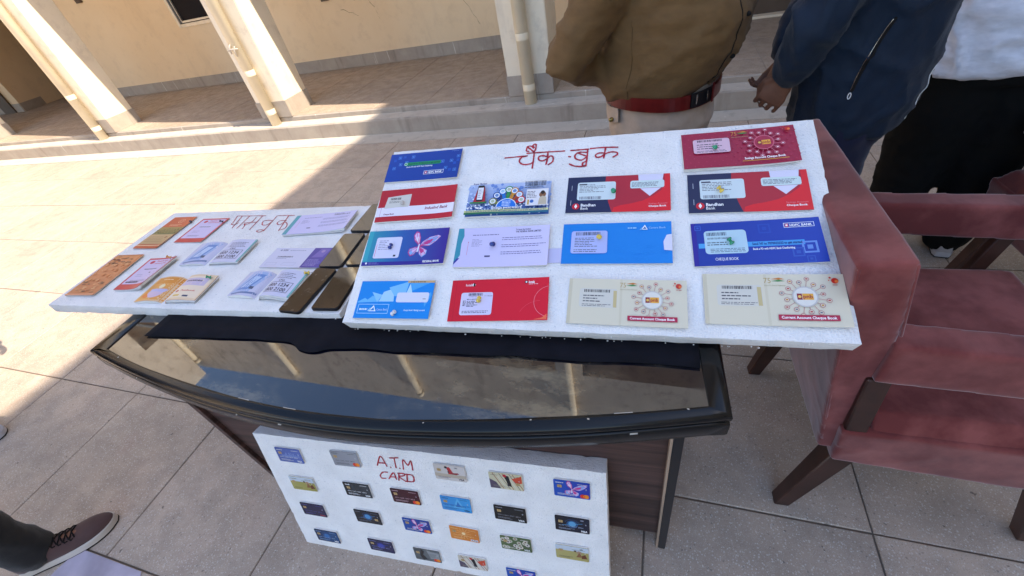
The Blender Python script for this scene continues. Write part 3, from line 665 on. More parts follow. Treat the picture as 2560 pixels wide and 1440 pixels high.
        for i in range(n): co[3 * i + 2] = s.zf(co[3 * i] / s.w, co[3 * i + 1] / s.h) + .00018 + co[3 * i + 2] * s.dl
        me.vertices.foreach_set('co', co); me.update(); return link(name, me, M[mat], parent)
def sheet(w_, h_, zf, th, nx=32, ny=6, x0=0, y0=0, cr=0):
    mb = MB(); top = []; bot = []
    for i in range(nx + 1):
        for j in range(ny + 1):
            fx, fy = i / nx, j / ny; z = zf(fx, fy); mb.v.append((x0 + fx * w_, y0 + fy * h_, z))
    n0 = len(mb.v)
    for i in range(nx + 1):
        for j in range(ny + 1):
            x, y, z = mb.v[i * (ny + 1) + j]; mb.v.append((x, y, z - th(i / nx, j / ny) if callable(th) else z - th))
    q = lambda i, j: i * (ny + 1) + j
    for i in range(nx):
        for j in range(ny):
            mb.f.append((q(i, j), q(i + 1, j), q(i + 1, j + 1), q(i, j + 1))); mb.f.append((n0 + q(i, j), n0 + q(i, j + 1), n0 + q(i + 1, j + 1), n0 + q(i + 1, j)))
    for i in range(nx): mb.f += [(q(i, 0), n0 + q(i, 0), n0 + q(i + 1, 0), q(i + 1, 0)), (q(i, ny), q(i + 1, ny), n0 + q(i + 1, ny), n0 + q(i, ny))]
    for j in range(ny): mb.f += [(q(0, j), q(0, j + 1), n0 + q(0, j + 1), n0 + q(0, j)), (q(nx, j), n0 + q(nx, j), n0 + q(nx, j + 1), q(nx, j + 1))]
    return mb
_pm = {}
def colmat(c, rough=.4):
    if c not in _pm:
        t = NT('cover_' + str(len(_pm))); t.col(lin(c)); t.set(rough=rough, spec=.4); _pm[c] = t.m
    return _pm[c]
def item_root(B, cu, cv, w_, h_, ang, name, label, cat, group, lift=.0012):
    m = FR[B] @ Matrix.Translation((cu, cv, lift)) @ Matrix.Rotation(math.radians(ang), 4, 'Z') @ Matrix.Translation((-w_ / 2, -h_ / 2, 0))
    e = empty(name, M=m); return tag(e, label, cat, group)
def book(B, d, name, label, cat, group, cover, content, th=.004, lift=.003, seed=1, wave=.0008, page='paper', spread=False, leaves=0):
    cu, cv, w_, h_, ang = d; r = item_root(B, cu, cv, w_, h_, ang, name, label, cat, group)
    rr = random.Random(seed); ph = rr.uniform(0, 3)
    if spread: zf = lambda u, v: th + spread * (math.exp(-((u - .22) / .16) ** 2) * .6 + math.exp(-((u - .72) / .25) ** 2)) * (.75 + .25 * v) - spread * 1.1 * math.exp(-((u - .47) / .05) ** 2) + lift * max(0, u - .85) * 3
    else: zf = lambda u, v: th + lift * (u ** 4) * (.45 + .55 * (1 - v)) + wave * (math.sin(3.1 * u + ph) + .3 * math.sin(5 * u + 2 * v + ph))
    pg = sheet(w_ * .992, h_ * .985, lambda u, v: zf(u, v) - .0006, lambda u, v: max(.0008, zf(u, v) * (1 - .5 * u ** 3) - .0008), x0=w_ * .002, y0=h_ * .006)
    pg.obj('pages', M[page], r)
    if not spread and lift > .0025:
        sheet(w_ * .985, h_ * .98, lambda u, v: zf(u, v) * (1 - .45 * u ** 3) - .0002, .0004, x0=.0, y0=h_ * .008).obj('loose_leaf', M['paper'], r)
    sheet(w_, h_, zf, .0005).obj('cover', colmat(cover), r)
    for k in range(leaves):
        g = .78 - .2 * k; lf = sheet(w_ * (.52 if spread else .99), h_ * .97, (lambda u, v, g=g: zf(.47 + .53 * u if spread else u, v) * g * (1 + .15 * math.sin(4 * u + k)) - .0003), .0003, x0=(w_ * .485 if spread else .002), y0=-.0008 - .0014 * k)
        a_ = math.radians(-.7 * (k + 1)); lf.v = [(x * math.cos(a_) - y * math.sin(a_), x * math.sin(a_) + y * math.cos(a_), z) for x, y, z in lf.v]; lf.obj('leaf', M['paper'], r)
    P = Print(w_, h_, zf, seed); content(P); P.obj('cover_print', r); return r
def window(P, x0, y0, x1, y1, c, bar=True, rows=5, ink='#40404a'):
    P.rrect(x0, y0, x1, y1, .05, c); W = x1 - x0; H = y1 - y0
    if bar: P.barcode(x0 + W * .12, y1 - H * .20, x0 + W * .80, y1 - H * .05)
    P.bars(x0 + W * .10, y0 + H * .30, x0 + W * .80, y1 - H * .26, rows, ink, .35, .5); P.bars(x0 + W * .08, y0 + H * .07, x0 + W * .94, y0 + H * .22, 2, ink, .35, .3)
def c_blue_tl(P):
    P.rect(0, 0, 1, 1, '#0a3f9c', '#0b3a94')
    for x, y in ((.14, .85), (.33, .85), (.25, .66), (.17, .60), (.09, .47), (.76, .60), (.88, .60), (.965, .74), (.82, .36), (.945, .27)):
        P.frame(x - .022, y - .05, x + .022, y + .05, .014, '#4d84d6'); P.circ(x, y, .022, '#5d92de', 8)
    for x, y in ((.21, .86), (.08, .75), (.97, .6), (.88, .28), (.93, .5)): P.rect(x - .02, y - .045, x + .02, y + .045, '#1d52b4')
    P.rrect(.23, .53, .74, .65, .03, '#0f8a5c'); P.circ(.25, .59, .055, '#0f8a5c', 12); P.ringc(.25, .59, .048, .014, '#d8eee4', 14)
    P.text("Send 'Hi' to 7070022222 to get started", .29, .565, .06, '#07503a', .43, True); P.text('Book a FD with HDFC Bank ChatBanking', .27, .46, .05, '#e8eefc', .36, True)
    P.frame(.53, .18, .80, .31, .012, '#e8eefc'); P.rect(.545, .205, .575, .285, '#d9486a'); P.circ(.56, .245, .02, '#ffffff', 8); P.text('HDFC BANK', .59, .21, .07, '#ffffff', .19, True); P.text('cheque book', .86, .93, .03, '#8fb0ea')
def c_redband(P):
    P.rect(0, 0, 1, 1, '#b51a28', '#c01c2c'); P.rect(0, .155, 1, .44, '#e4dff0', '#ece6f4'); P.rect(.05, .0, .053, 1, '#a01522')
    P.poly([(.09, .40), (.42, .44), (.42, .82), (.11, .76)], '#cfcbc4'); P.rect(.11, .42, .41, .75, '#d2cec6'); P.barcode(.15, .66, .29, .73); P.bars(.14, .57, .30, .64, 2, '#55504c', .4)
    P.text('IndusInd Bank', .63, .30, .085, '#8c1a2a', .29, True, .15); P.text('Cheque Book', .10, .20, .05, '#7a2a34', .14, True)
def c_digital(P):
    P.vgrad(0, 0, 1, 1, '#2a5ba8', '#b9c8e8', 10); r = P.r
    for k in range(70): P.circ(r.random(), r.uniform(.3, .97), r.uniform(.015, .06), ('#a9bde6', '#c4d2f0', '#8fa9dc', '#6f8fd0')[k % 4], 9)
    for k in range(260): P.circ(r.random() * .98 + .01, abs(r.gauss(.22, .10)), r.uniform(.008, .03), ('#dfe9f8', '#2450a4', '#1c3f8c', '#9fc0ea', '#ffffff')[k % 5], 6)
    P.rect(0, 0, 1, .06, '#2c6b3a', '#2b6a88'); P.rect(0, .06, 1, .12, '#c9cf86', '#d6d89a'); P.bars(.02, .075, .98, .11, 1, '#31418a', .6, .05)
    P.poly([(.09, .36), (.24, .36), (.21, .86), (.13, .86)], '#b01c30'); P.rrect(.125, .40, .205, .90, .03, '#1a1a1e'); P.rect(.132, .45, .198, .83, '#e9e9ef'); P.bars(.14, .5, .19, .8, 5, '#9a9aa8', .4); P.rect(.05, .33, .26, .38, '#2c7a3c')
    P.text('Super Banker', .06, .93, .055, '#1b2a7a', .17, True)
    for k, (c1, x, y) in enumerate([('#7a7e2c', .335, .38), ('#123a86', .375, .56), ('#1c72c8', .44, .68), ('#2c8a4a', .515, .73), ('#c98a2a', .585, .68), ('#a8431c', .645, .56), ('#c01c2a', .675, .40)]):
        P.line(.505, .2, x, y, .085, c1); P.circ(x, y, .105, c1, 14); P.circ(x, y, .078, '#e8edf4', 14); P.circ(x, y, .05, ('#b9c4a8', '#6a8cc4', '#a8c8e4')[k % 3], 10)
    P.circ(.505, .18, .27, '#1c74d8', 20, 0, 180); P.ringc(.505, .18, .27, .02, '#e8f0fa', 20, 0, 180); P.bars(.45, .22, .56, .40, 4, '#dfeafc', .4)
    P.text('OUR DIGITAL BANKING PRODUCTS', .33, .135, .06, '#ffffff', .36, True)
    P.barcode(.70, .80, .95, .95); P.bars(.70, .75, .92, .785, 1, '#222230'); P.rect(.73, .20, .985, .70, '#e4e2e6'); P.bars(.74, .44, .86, .66, 5, '#4a4450', .4); P.circ(.92, .52, .09, '#8a5c3c', 12); P.poly([(.875, .22), (.975, .22), (.965, .44), (.92, .48), (.885, .42)], '#c6b8a0'); P.circ(.92, .585, .055, '#2a1c16', 10); P.circ(.80, .33, .05, '#3a6ab8', 10); P.rect(.75, .23, .77, .38, '#c9a040')
def butterfly(P, cx, cy, s_, cols):
    k = P.h / P.w
    def T(pts, rot=0): return [(cx + (x * math.cos(rot) - y * math.sin(rot)) * s_ * k, cy + (x * math.sin(rot) + y * math.cos(rot)) * s_) for x, y in pts]
    W1 = [(0, 0), (-.10, .14), (-.28, .30), (-.34, .52), (-.26, .70), (-.12, .66), (-.02, .40)]; W2 = [(0, 0), (.18, .04), (.42, .02), (.66, .20), (.84, .42), (.72, .48), (.36, .40), (.10, .20)]
    W3 = [(0, -.02), (-.18, -.02), (-.42, -.10), (-.46, -.26), (-.34, -.44), (-.18, -.38), (-.06, -.18)]; W4 = [(.02, -.02), (.20, -.10), (.36, -.20), (.34, -.38), (.18, -.50), (.04, -.36), (-.04, -.16)]
    for W, a, b, c in ((W1, cols[0], cols[1], cols[3]), (W2, cols[1], cols[2], cols[0]), (W3, cols[0], cols[2], cols[1]), (W4, cols[2], cols[1], cols[0])):
        P.poly(T(W), a); gx = sum(p[0] for p in W) / len(W); gy = sum(p[1] for p in W) / len(W)
        P.poly(T([(gx + (x - gx) * .82, gy + (y - gy) * .82) for x, y in W]), b); P.poly(T([(gx * .8 + (x - gx) * .5, gy * .8 + (y - gy) * .5) for x, y in W]), c)
        for q in W[2:-1]: a_ = T([(0, 0), (q[0] * .95, q[1] * .95)]); P.line(a_[0][0], a_[0][1], a_[1][0], a_[1][1], .012, cols[0])
    a_ = T([(-.02, .10), (-.06, -.26)]); P.line(a_[0][0], a_[0][1], a_[1][0], a_[1][1], .035, cols[3])
BF = ('#c43a86', '#d9b8e2', '#7fb2e8', '#e6e2f6')
def c_butterfly(P):
    P.rect(0, 0, .45, 1, '#2f93a8', '#2a5aa6'); P.rect(.45, 0, 1, 1, '#2a5aa6', '#3a1f8c'); P.rect(0, 0, 1, .10, '#33288c', '#30208a'); P.rect(0, .12, .06, 1, '#3aa2b2')
    P.rrect(.12, .20, .44, .80, .05, '#d8d6ee'); P.bars(.16, .45, .34, .74, 6, '#6a6a8c', .3, .6); P.rect(.135, .25, .14, .6, '#c84a6a'); P.rect(.37, .24, .40, .29, '#333344')
    butterfly(P, .675, .50, .62, BF); P.text('FEDERAL BANK', .75, .045, .055, '#ffffff', .20, True); P.circ(.06, .06, .03, '#e8e8f8', 8); P.bars(.09, .03, .25, .09, 2, '#8a86d0', .4)
def c_letter(P, teal=True):
    P.rect(0, 0, 1, 1, '#cfc8ec', '#d6d0f0')
    if teal: P.poly([(0, 0), (.0, 1), (.06, 1), (.075, .80), (.055, .60), (.06, .3), (.0, .05)], '#3a92a8', fan=(.02, .5)); P.poly([(.0, .05), (.06, .22), (.03, .22), (0, .12)], '#3a3a9a')
    else: P.rect(0, 0, .07, 1, '#5aa4b0')
    P.rect(.13, .30, .133, .62, '#d85a7a'); P.circ(.132, .63, .012, '#c04a6a', 6); P.bars(.17, .52, .30, .72, 6, '#7a74a0', .28, .5); P.bars(.17, .80, .46, .83, 1, '#6a6494', .6, 0)
    P.text('To know the Holders', .64, .90, .04, '#3a3660', .16, True); P.text('THE FEDERAL BANK LIMITED', .64, .84, .045, '#3a3660', .27, True)
    for a, b in ((.66, .76), (.48, .58), (.30, .40)): P.bars(.50, a, .97, b, 2, '#6a649a', .3, .15)
    P.rect(.33, .24, .39, .28, '#55507a')
def c_sky_small(P):
    P.rect(0, 0, 1, 1, '#0a86dc', '#1088e0')
    for q, c in (([(.0, .42), (.10, .54), (.16, .46), (.2, .60), (.33, .44), (.02, .41)], '#6ab8ec'), ([(.18, .70), (.33, .62), (.28, .42)], '#8cc8f0'), ([(.30, .44), (.34, .70), (.48, .80), (.50, .44)], '#a8d4f2'), ([(.40, .82), (.66, .98), (.64, .62), (.5, .58)], '#7cc0ee'), ([(.70, .70), (.98, .98), (.68, .95)], '#4aa6e6'), ([(.64, .6), (.68, .92), (.74, .6)], '#b8dcf4'), ([(.92, .3), (.99, .6), (.97, .7), (.9, .45)], '#4aa6e6')): P.poly(q, c)
    P.rect(.64, .94, 1, 1, '#c9a878'); P.bars(.68, .955, .88, .985, 1, '#4a3a20', .7, 0)
    P.rrect(.53, .42, .955, .68, .05, '#dcdcea'); P.rect(.88, .5, .92, .52, '#8a8a9a'); P.frame(.035, .12, .455, .37, .012, '#b8e0fa')
    P.bars(.06, .21, .17, .26, 1, '#d8eefc', .9, 0); P.poly([(.19, .18), (.25, .34), (.29, .18)], '#f0f6ff'); P.poly([(.215, .20), (.25, .29), (.27, .20)], '#0a78cc'); P.poly([(.17, .18), (.21, .28), (.22, .20)], '#8cc4ec'); P.text('Canara Bank', .30, .20, .06, '#cfe8fa', .14)
    P.text('cheque book  Savings account', .66, .195, .045, '#d8eefc', .28, True)
def c_red(P):
    P.rect(0, 0, 1, 1, '#d30a26', '#dc0c2a'); P.rect(.05, 0, .053, 1, '#b50a20'); P.ringc(1.02, .43, .36, .008, '#f08a94', 20, 92, 262); P.ringc(.92, -.05, .5, .006, '#e85060', 14, 90, 150)
    P.poly([(.86, 0.02), (.99, .02), (.99, .14), (.94, .05)], '#f0704a'); P.text('kotak', .15, .84, .06, '#f4d8dc', .07, True); P.circ(.235, .87, .04, '#f4f4f4', 10); P.rect(.23, .83, .25, .91, '#1a1a1a')
    P.rect(.76, .87, .79, .93, '#1a1a1a'); P.circ(.775, .90, .02, '#f4f4f4', 8); P.text('kotak', .80, .87, .06, '#ffffff', .06, True); P.bars(.80, .84, .90, .86, 1, '#f4c8cc', .6)
    P.rrect(.115, .14, .445, .68, .05, '#d9d2ee'); P.barcode(.19, .60, .34, .665); P.text('100025152', .20, .565, .025, '#303040', .08)
    P.text('MR AL HINDUSTAN', .18, .50, .03, '#303040', .13, True); P.bars(.18, .34, .30, .49, 5, '#404050', .5, .4); P.bars(.14, .36, .17, .50, 4, '#505060', .6, 0); P.bars(.14, .19, .42, .26, 2, '#404050', .4, .1); P.text('11 Udaipur', .36, .58, .03, '#303040')
def c_navyred(P):
    P.rect(0, 0, 1, 1, '#20264c', '#1f2550'); A = []
    for k in range(15): a = math.radians(150 + 60 * k / 14); A.append((.38 + .0, 0))
    P.poly([(.385, 1), (.38, .85), (.385, .65), (.40, .45), (.42, .25), (.455, 0), (1, 0), (1, 1)], '#b22234', fan=(.7, .5))
    P.poly([(.455, 0), (.46, .0), (.47, .12), (.54, .18), (.64, .22), (.74, .28), (.84, .40), (.92, .55), (.95, .75), (.95, 1), (1, 1), (1, 0)], '#e01c28', fan=(.97, .1))
    P.poly([(.70, 1), (.94, 1), (.93, .83), (.705, .83)], '#dcd9ec'); P.rrect(.625, .62, .945, .835, .05, '#cfe0e0'); P.rect(.62, .62, .95, .625, '#8a8a98'); P.bars(.64, .67, .93, .80, 4, '#46465a', .4, .25); P.poly([(.72, .615), (.915, .615), (.81, .40)], '#e0dcf0')
    P.rrect(.105, .34, .485, .84, .05, '#d2dfe2'); P.bars(.125, .56, .40, .80, 6, '#4a4a58', .35, .5); P.barcode(.13, .36, .35, .44, '#5a5a68'); P.rect(.12, .76, .20, .80, '#4a4a58')
    for y in (.62, .20): P.rect(.045, y, .049, y + .14, '#c8ccd8')
    P.circ(.10, .17, .085, '#d01c2c', 16); P.poly([(.10, .24), (.115, .17), (.10, .11), (.085, .17)], '#ffffff'); P.text('Bandhan', .15, .165, .075, '#ffffff', .145, True); P.text('Bank', .15, .075, .075, '#ffffff', .075)
    P.text('Savings Account', .80, .175, .04, '#f08a94', .17); P.text('Cheque Book', .80, .105, .045, '#ffffff', .16, True)
def c_sky(P):
    P.rect(0, 0, 1, 1, '#0a80d8', '#0b84de'); r = P.r
    for k in range(60): P.rect(*(lambda x, y: (x, y, x + .018, y + .012))(r.uniform(.5, .95), r.uniform(.05, .45)), '#1a8ce2')
    P.poly([(.93, .30), (1.0, .28), (1.0, .68), (.955, .66), (.925, .50)], '#dedcf0'); window(P, .085, .24, .425, .80, '#b4bdee', True, 6)
    P.bars(.61, .83, .69, .87, 1, '#8cc4f0', .9, 0); P.poly([(.73, .80), (.765, .92), (.79, .80)], '#f4f8ff'); P.poly([(.745, .815), (.765, .88), (.78, .815)], '#3a6aa8'); P.poly([(.715, .79), (.74, .86), (.745, .80)], '#7ab4e4'); P.text('Canara Bank', .80, .82, .05, '#a8d8fa', .15)
def c_pnb(P, base='#dcd4bc', ink='#b04a5a', title='Current Account Cheque Book', box=True):
    P.rect(0, 0, 1, 1, base, base); 
    if box: P.rect(.45, 0, .47, 1, '#d5ccb2'); P.rect(0, 0, .03, 1, '#d0c7ac')
    else:
        for k in range(14):
            for q in range(9): P.circ((k + .5 * (q % 2)) / 14 + .03, q / 9 + .05, .02, '#b03050', 4)
    window(P, .10, .36 if box else .38, .43, .78, '#d6d2c6' if box else '#dcb8c8', True, 3)
    if box: P.rect(.395, .37, .425, .74, '#cbb985')
    P.text('75', .45, .82, .11, '#b89a5a' if box else '#c98a3a', .05); P.poly([(.50, .90), (.56, .93), (.60, .90), (.55, .89)], '#c97a2a'); P.poly([(.50, .86), (.56, .89), (.60, .86), (.55, .85)], '#4a8a4a'); P.text('Azadi Ka Amrit Mahotsav', .45, .76, .03, '#a89a6a', .15)
    k = P.w / P.h; cx, cy = .72, .55
    for i in range(16):
        a = i * math.pi / 8 + .2; rr_ = .36 if i % 2 else .29; x = cx + rr_ * math.cos(a) / k; y = cy + rr_ * math.sin(a) * 1.0
        P.line(cx + .2 * math.cos(a) / k, cy + .2 * math.sin(a), x, y, .006, ink); P.circ(x, y, .042, ink, 10); P.circ(x, y, .034, base, 10); P.rect(x - .008, y - .012, x + .008, y + .014, ('#b01c30', '#6a6a7a', '#c98a2a')[i % 3] if box else '#f0d8dc')
    P.circ(cx, cy, .20, '#c8c4c0' if box else '#c85a70', 20); P.circ(cx, cy, .175, '#e2dfd6' if box else '#a52845', 20)
    P.rect(cx - .055, cy - .06, cx - .02, cy + .06, '#8a2030'); P.circ(cx - .037, cy, .03, '#e8c060', 6); P.rect(cx - .018, cy - .06, cx + .055, cy + .06, '#e8a83a'); P.text('pnb', cx - .014, cy - .03, .07, '#a01c30', .064, True)
    P.circ(.935, .86, .055, '#c8281c', 14); P.circ(.945, .85, .03, '#e87a3a', 8); P.circ(.905, .92, .018, '#c8281c', 6); P.circ(.895, .87, .012, '#d85a3a', 5); P.bars(.915, .77, .965, .79, 1, '#b04a4a', .6)
    if box: P.rect(.52, .10, .92, .205, '#b01c44'); P.text(title, .54, .13, .05, '#ffffff', .36, True)
    else: P.text(title, .535, .12, .055, '#ffffff', .34, True); P.rect(.515, .07, .90, .085, '#d8a03a')
def c_maroon(P): c_pnb(P, '#a01f40', '#d88a9a', 'Savings Account Cheque Book', False)
def sq(P, x, y, s_, c):
    k = P.h / P.w
    P.frame(x - s_ * k, y - s_, x + s_ * k, y + s_, s_ * .28, c); P.rect(x - s_ * .35 * k, y - s_ * .35, x + s_ * .35 * k, y + s_ * .35, c)
def c_hdfc(P):
    P.rect(0, 0, 1, 1, '#12359c', '#163fae'); P.rect(0, 0, .04, 1, '#2a1c94'); P.rect(.05, .40, .86, .51, '#4aa4e4', '#3f9ae0')
    sq(P, .89, .34, .13, '#6a92dc'); sq(P, .80, .24, .10, '#2f58b8'); sq(P, .88, .08, .07, '#2f58b8'); sq(P, .58, .80, .11, '#1c48b0'); sq(P, .055, .88, .06, '#3a5cc0')
    P.rrect(.10, .26, .435, .80, .07, '#b8d6e4'); P.barcode(.12, .68, .28, .76, '#3a4a60'); P.text('50100152189 24620509', .125, .60, .04, '#2a3a50', .19, True); P.bars(.12, .46, .30, .56, 2, '#3a4a60', .4, .2); P.bars(.14, .30, .42, .40, 3, '#3a4a60', .35, .1)
    P.text("Send 'Hi' to 7070022222 to get started", .47, .43, .055, '#10307a', .37, True); P.text('Book a FD with HDFC Bank ChatBanking', .47, .32, .045, '#ffffff', .31, True); P.text('CHEQUE BOOK', .17, .11, .065, '#ffffff', .18)
    P.frame(.73, .79, .955, .90, .010, '#e8eefc'); P.rect(.74, .81, .765, .88, '#d9486a'); P.circ(.7525, .845, .02, '#fff', 8) if False else P.circ(.7525, .845, .02, '#ffffff', 8); P.text('HDFC BANK', .775, .815, .055, '#ffffff', .165, True)
CHEQ = {'blue_tl': [0.1056, 0.4375, 0.2049, 0.0927, 0.9118], 'red_band': [0.1134, 0.317, 0.2083, 0.0973, 2.3547], 'digital': [0.3503, 0.3196, 0.2, 0.092, 0.6154], 'butterfly': [0.1162, 0.1923, 0.2109, 0.0961, 1.757], 'letter': [0.3523, 0.1917, 0.2133, 0.1009, 1.5859], 'sky_small': [0.122, 0.0575, 0.1839, 0.0911, 1.298], 'red': [0.3629, 0.0638, 0.2135, 0.0958, 2.8924], 'nr1': [0.5984, 0.324, 0.2204, 0.0973, -0.4312], 'sky': [0.5982, 0.1979, 0.2208, 0.0976, 0.3614], 'cream1': [0.6205, 0.0637, 0.2218, 0.0966, -0.6855], 'maroon': [0.8462, 0.4267, 0.2216, 0.0977, 1.8569], 'nr2': [0.8543, 0.315, 0.2225, 0.098, -0.1222], 'hdfc': [0.8587, 0.1953, 0.2253, 0.0971, 2.1773], 'cream2': [0.8746, 0.0759, 0.2274, 0.1, 0.1438]}
PASS = {'P1': [0.1013, 0.3643, 0.1045, 0.1908, -0.1233], 'P2': [0.2544, 0.3723, 0.1182, 0.1419, -0.4314], 'P3': [0.7191, 0.3915, 0.2199, 0.1102, 5.5593], 'P4': [0.441, 0.2395, 0.216, 0.1107, 2.9356], 'P5': [0.7429, 0.2147, 0.203, 0.0906, -0.7259], 'P6': [0.0866, 0.1344, 0.1124, 0.1952, 2.3747], 'P7': [0.2468, 0.1415, 0.1075, 0.1488, 3.5387], 'P8': [0.4355, 0.0702, 0.2123, 0.1015, 2.3189], 'P9': [0.7339, 0.0923, 0.2031, 0.098, -1.9757], 'phA': [0.8901, 0.4131, 0.077, 0.1607, -2.1878], 'phB': [0.8843, 0.2451, 0.073, 0.1632, 0.2822], 'phC': [0.9536, 0.248, 0.0647, 0.1498, 2.3655], 'phD': [0.88, 0.0684, 0.0701, 0.1703, -3.9518], 'phE': [0.9573, 0.0767, 0.07, 0.1801, 2.8905]}
CARD = {'c1': [0.1081, 0.4323, 0.0897, 0.0573, 0.0972], 'c2': [0.2995, 0.4463, 0.0853, 0.0556, 1.9925], 'c3': [0.1094, 0.3159, 0.0856, 0.059, 1.0041], 'c4': [0.2997, 0.3242, 0.0856, 0.0559, 0.367], 'c5': [0.4533, 0.3256, 0.084, 0.0564, 0.1962], 'c6': [0.1032, 0.2, 0.0892, 0.056, -0.0355], 'c7': [0.299, 0.2077, 0.0864, 0.0539, -0.1904], 'c8': [0.4597, 0.2055, 0.0848, 0.0585, -0.1925], 'c9': [0.1091, 0.0746, 0.0897, 0.0551, -0.0211], 'c10': [0.3066, 0.0755, 0.0858, 0.0555, -0.6036], 'c11': [0.4628, 0.0714, 0.0858, 0.0596, 0.2403], 'c12': [0.6086, 0.4433, 0.0852, 0.0562, -0.9431], 'c13': [0.757, 0.4377, 0.0851, 0.0569, 0.2322], 'c14': [0.9184, 0.4389, 0.0861, 0.057, -0.6275], 'c15': [0.603, 0.3244, 0.0874, 0.0592, -1.0625], 'c16': [0.7524, 0.3178, 0.085, 0.0616, -1.2461], 'c17': [0.9121, 0.312, 0.0852, 0.0596, -0.8473], 'c18': [0.6054, 0.2022, 0.0832, 0.0567, -2.2648], 'c19': [0.7541, 0.1973, 0.0828, 0.0546, 0.4092], 'c20': [0.9053, 0.198, 0.0862, 0.0578, -0.095], 'c21': [0.6084, 0.0737, 0.0846, 0.0522, 0.5864], 'c22': [0.7531, 0.0557, 0.081, 0.071, 0.2356]}
CG = 'cheque books pinned on the tilted board'; PG = 'pass books laid on the flat foam board'
CB = [('blue_tl', 'royal blue cheque book with green message bar, top left corner of the tilted board', '#0a3f9c', c_blue_tl, dict(th=.005, lift=.002, wave=.0003)),
 ('red_band', 'red cheque book with a broad white band and beige window', '#b51a28', c_redband, dict(th=.004, lift=.007, wave=.0018)),
 ('digital', 'glossy cheque book with coloured fan of circles and a phone picture', '#7f9cd4', c_digital, dict(th=.004, lift=.003, wave=.0020)),
 ('butterfly', 'teal to purple cheque book with a pink butterfly on its cover', '#2a5aa6', c_butterfly, dict(th=.006, lift=.004, wave=.0008)),
 ('letter', 'lilac letter page folded over a teal cheque book beside the butterfly one', '#cfc8ec', c_letter, dict(th=.006, lift=.003, wave=.0016)),
 ('sky_small', 'small sky blue cheque book with pale triangles at the bottom left of the tilted board', '#0a86dc', c_sky_small, dict(th=.006, lift=.001, wave=.0003)),
 ('red', 'bright red cheque book with a lilac address label and yellow pin', '#d30a26', c_red, dict(th=.004, lift=.003, wave=.0006)),
 ('nr1', 'navy and red cheque book fixed by a green pin below the handwriting', '#20264c', c_navyred, dict(th=.003, lift=.002, wave=.0004)),
 ('sky', 'large plain sky blue cheque book with torn white notch at its right edge', '#0a80d8', c_sky, dict(th=.004, lift=.001, wave=.0003)),
 ('cream1', 'worn cream cheque book left of its cleaner twin in the bottom row', '#dcd4bc', c_pnb, dict(th=.006, lift=.003, wave=.0008)),
 ('maroon', 'maroon savings account cheque book in the top right corner of the board', '#a01f40', c_maroon, dict(th=.008, lift=.005, wave=.0018)),
 ('nr2', 'navy and red cheque book with a yellow pin, right under the maroon one', '#20264c', c_navyred, dict(th=.003, lift=.002, wave=.0004)),
 ('hdfc', 'deep blue cheque book with a cyan message bar at the right edge', '#12359c', c_hdfc, dict(th=.004, lift=.005, wave=.0008)),
 ('cream2', 'cream cheque book with curled corner at the bottom right of the tilted board', '#dcd4bc', c_pnb, dict(th=.006, lift=.004, wave=.0008))]
for i, (k, lab, cov, fn, kw) in enumerate(CB): book('B1', CHEQ[k], 'cheque_book', lab, 'cheque book', CG, cov, fn, seed=i + 2, **kw)
# slip of lilac paper showing between two cheque books
sl = item_root('B1', .473, .170, .05, .035, 2, 'paper_slip', 'small lilac paper slip between the letter page and the sky blue cheque book', 'paper', None)
sheet(.05, .035, lambda u, v: .0012, .0003, 4, 3).obj('slip', colmat('#c9c6e6'), sl)
# ---- pass books
def p_orange(P):
    P.rect(0, 0, 1, 1, '#c9683c'); P.rect(0, .66, 1, 1, '#c25430', '#d0603a'); P.ringc(.55, .86, .055 * 1.2, .008, '#f0c0a0', 16); P.ringc(.55, .86, .035, .006, '#f0c0a0', 12); P.bars(.25, .70, .85, .76, 2, '#e8b090', .5)
    r = P.r; P.vgrad(0, .42, 1, .66, '#6a6a3a', '#a88a50', 5)
    for k in range(40): P.circ(r.random() * .96 + .02, r.uniform(.42, .60), r.uniform(.006, .02), ('#4a5230', '#8a8a54', '#3c3a24', '#b09a60')[k % 4], 7)
    P.vgrad(0, .12, 1, .42, '#b8946a', '#c8a87a', 4); P.bars(.1, .2, .9, .38, 4, '#9a7a50', .3); P.circ(.8, .33, .03, '#a06a3a', 8); P.rect(0, 0, 1, .11, '#c0502e'); P.rect(0, .07, 1, .09, '#e8c8a0')
def p_redb(P, worn=False):
    P.rect(0, 0, 1, 1, '#c23446'); P.rect(.06, .16, .94, .95, '#cfc4e6' if not worn else '#cdbede'); P.circ(.25, .86, .055, '#c03050', 14); P.text('Passbook', .38, .87, .05, '#c03050', .42, True); P.bars(.38, .80, .80, .84, 1, '#c85a70', .6, 0)
    P.bars(.25, .62, .70, .66, 1, '#3a3450', .6, .2); P.bars(.2, .24, .75, .30, 2, '#6a6080', .4); P.bars(.2, .4, .5, .5, 2, '#9a90b0', .3); P.rect(0, .0, 1, .13, '#c8383c')
    if worn: P.bars(.12, .20, .55, .26, 1, '#2a2440', .7, 0); P.rect(.55, .5, .6, .53, '#3a3450')
def p_letter(P): c_letter(P, False)
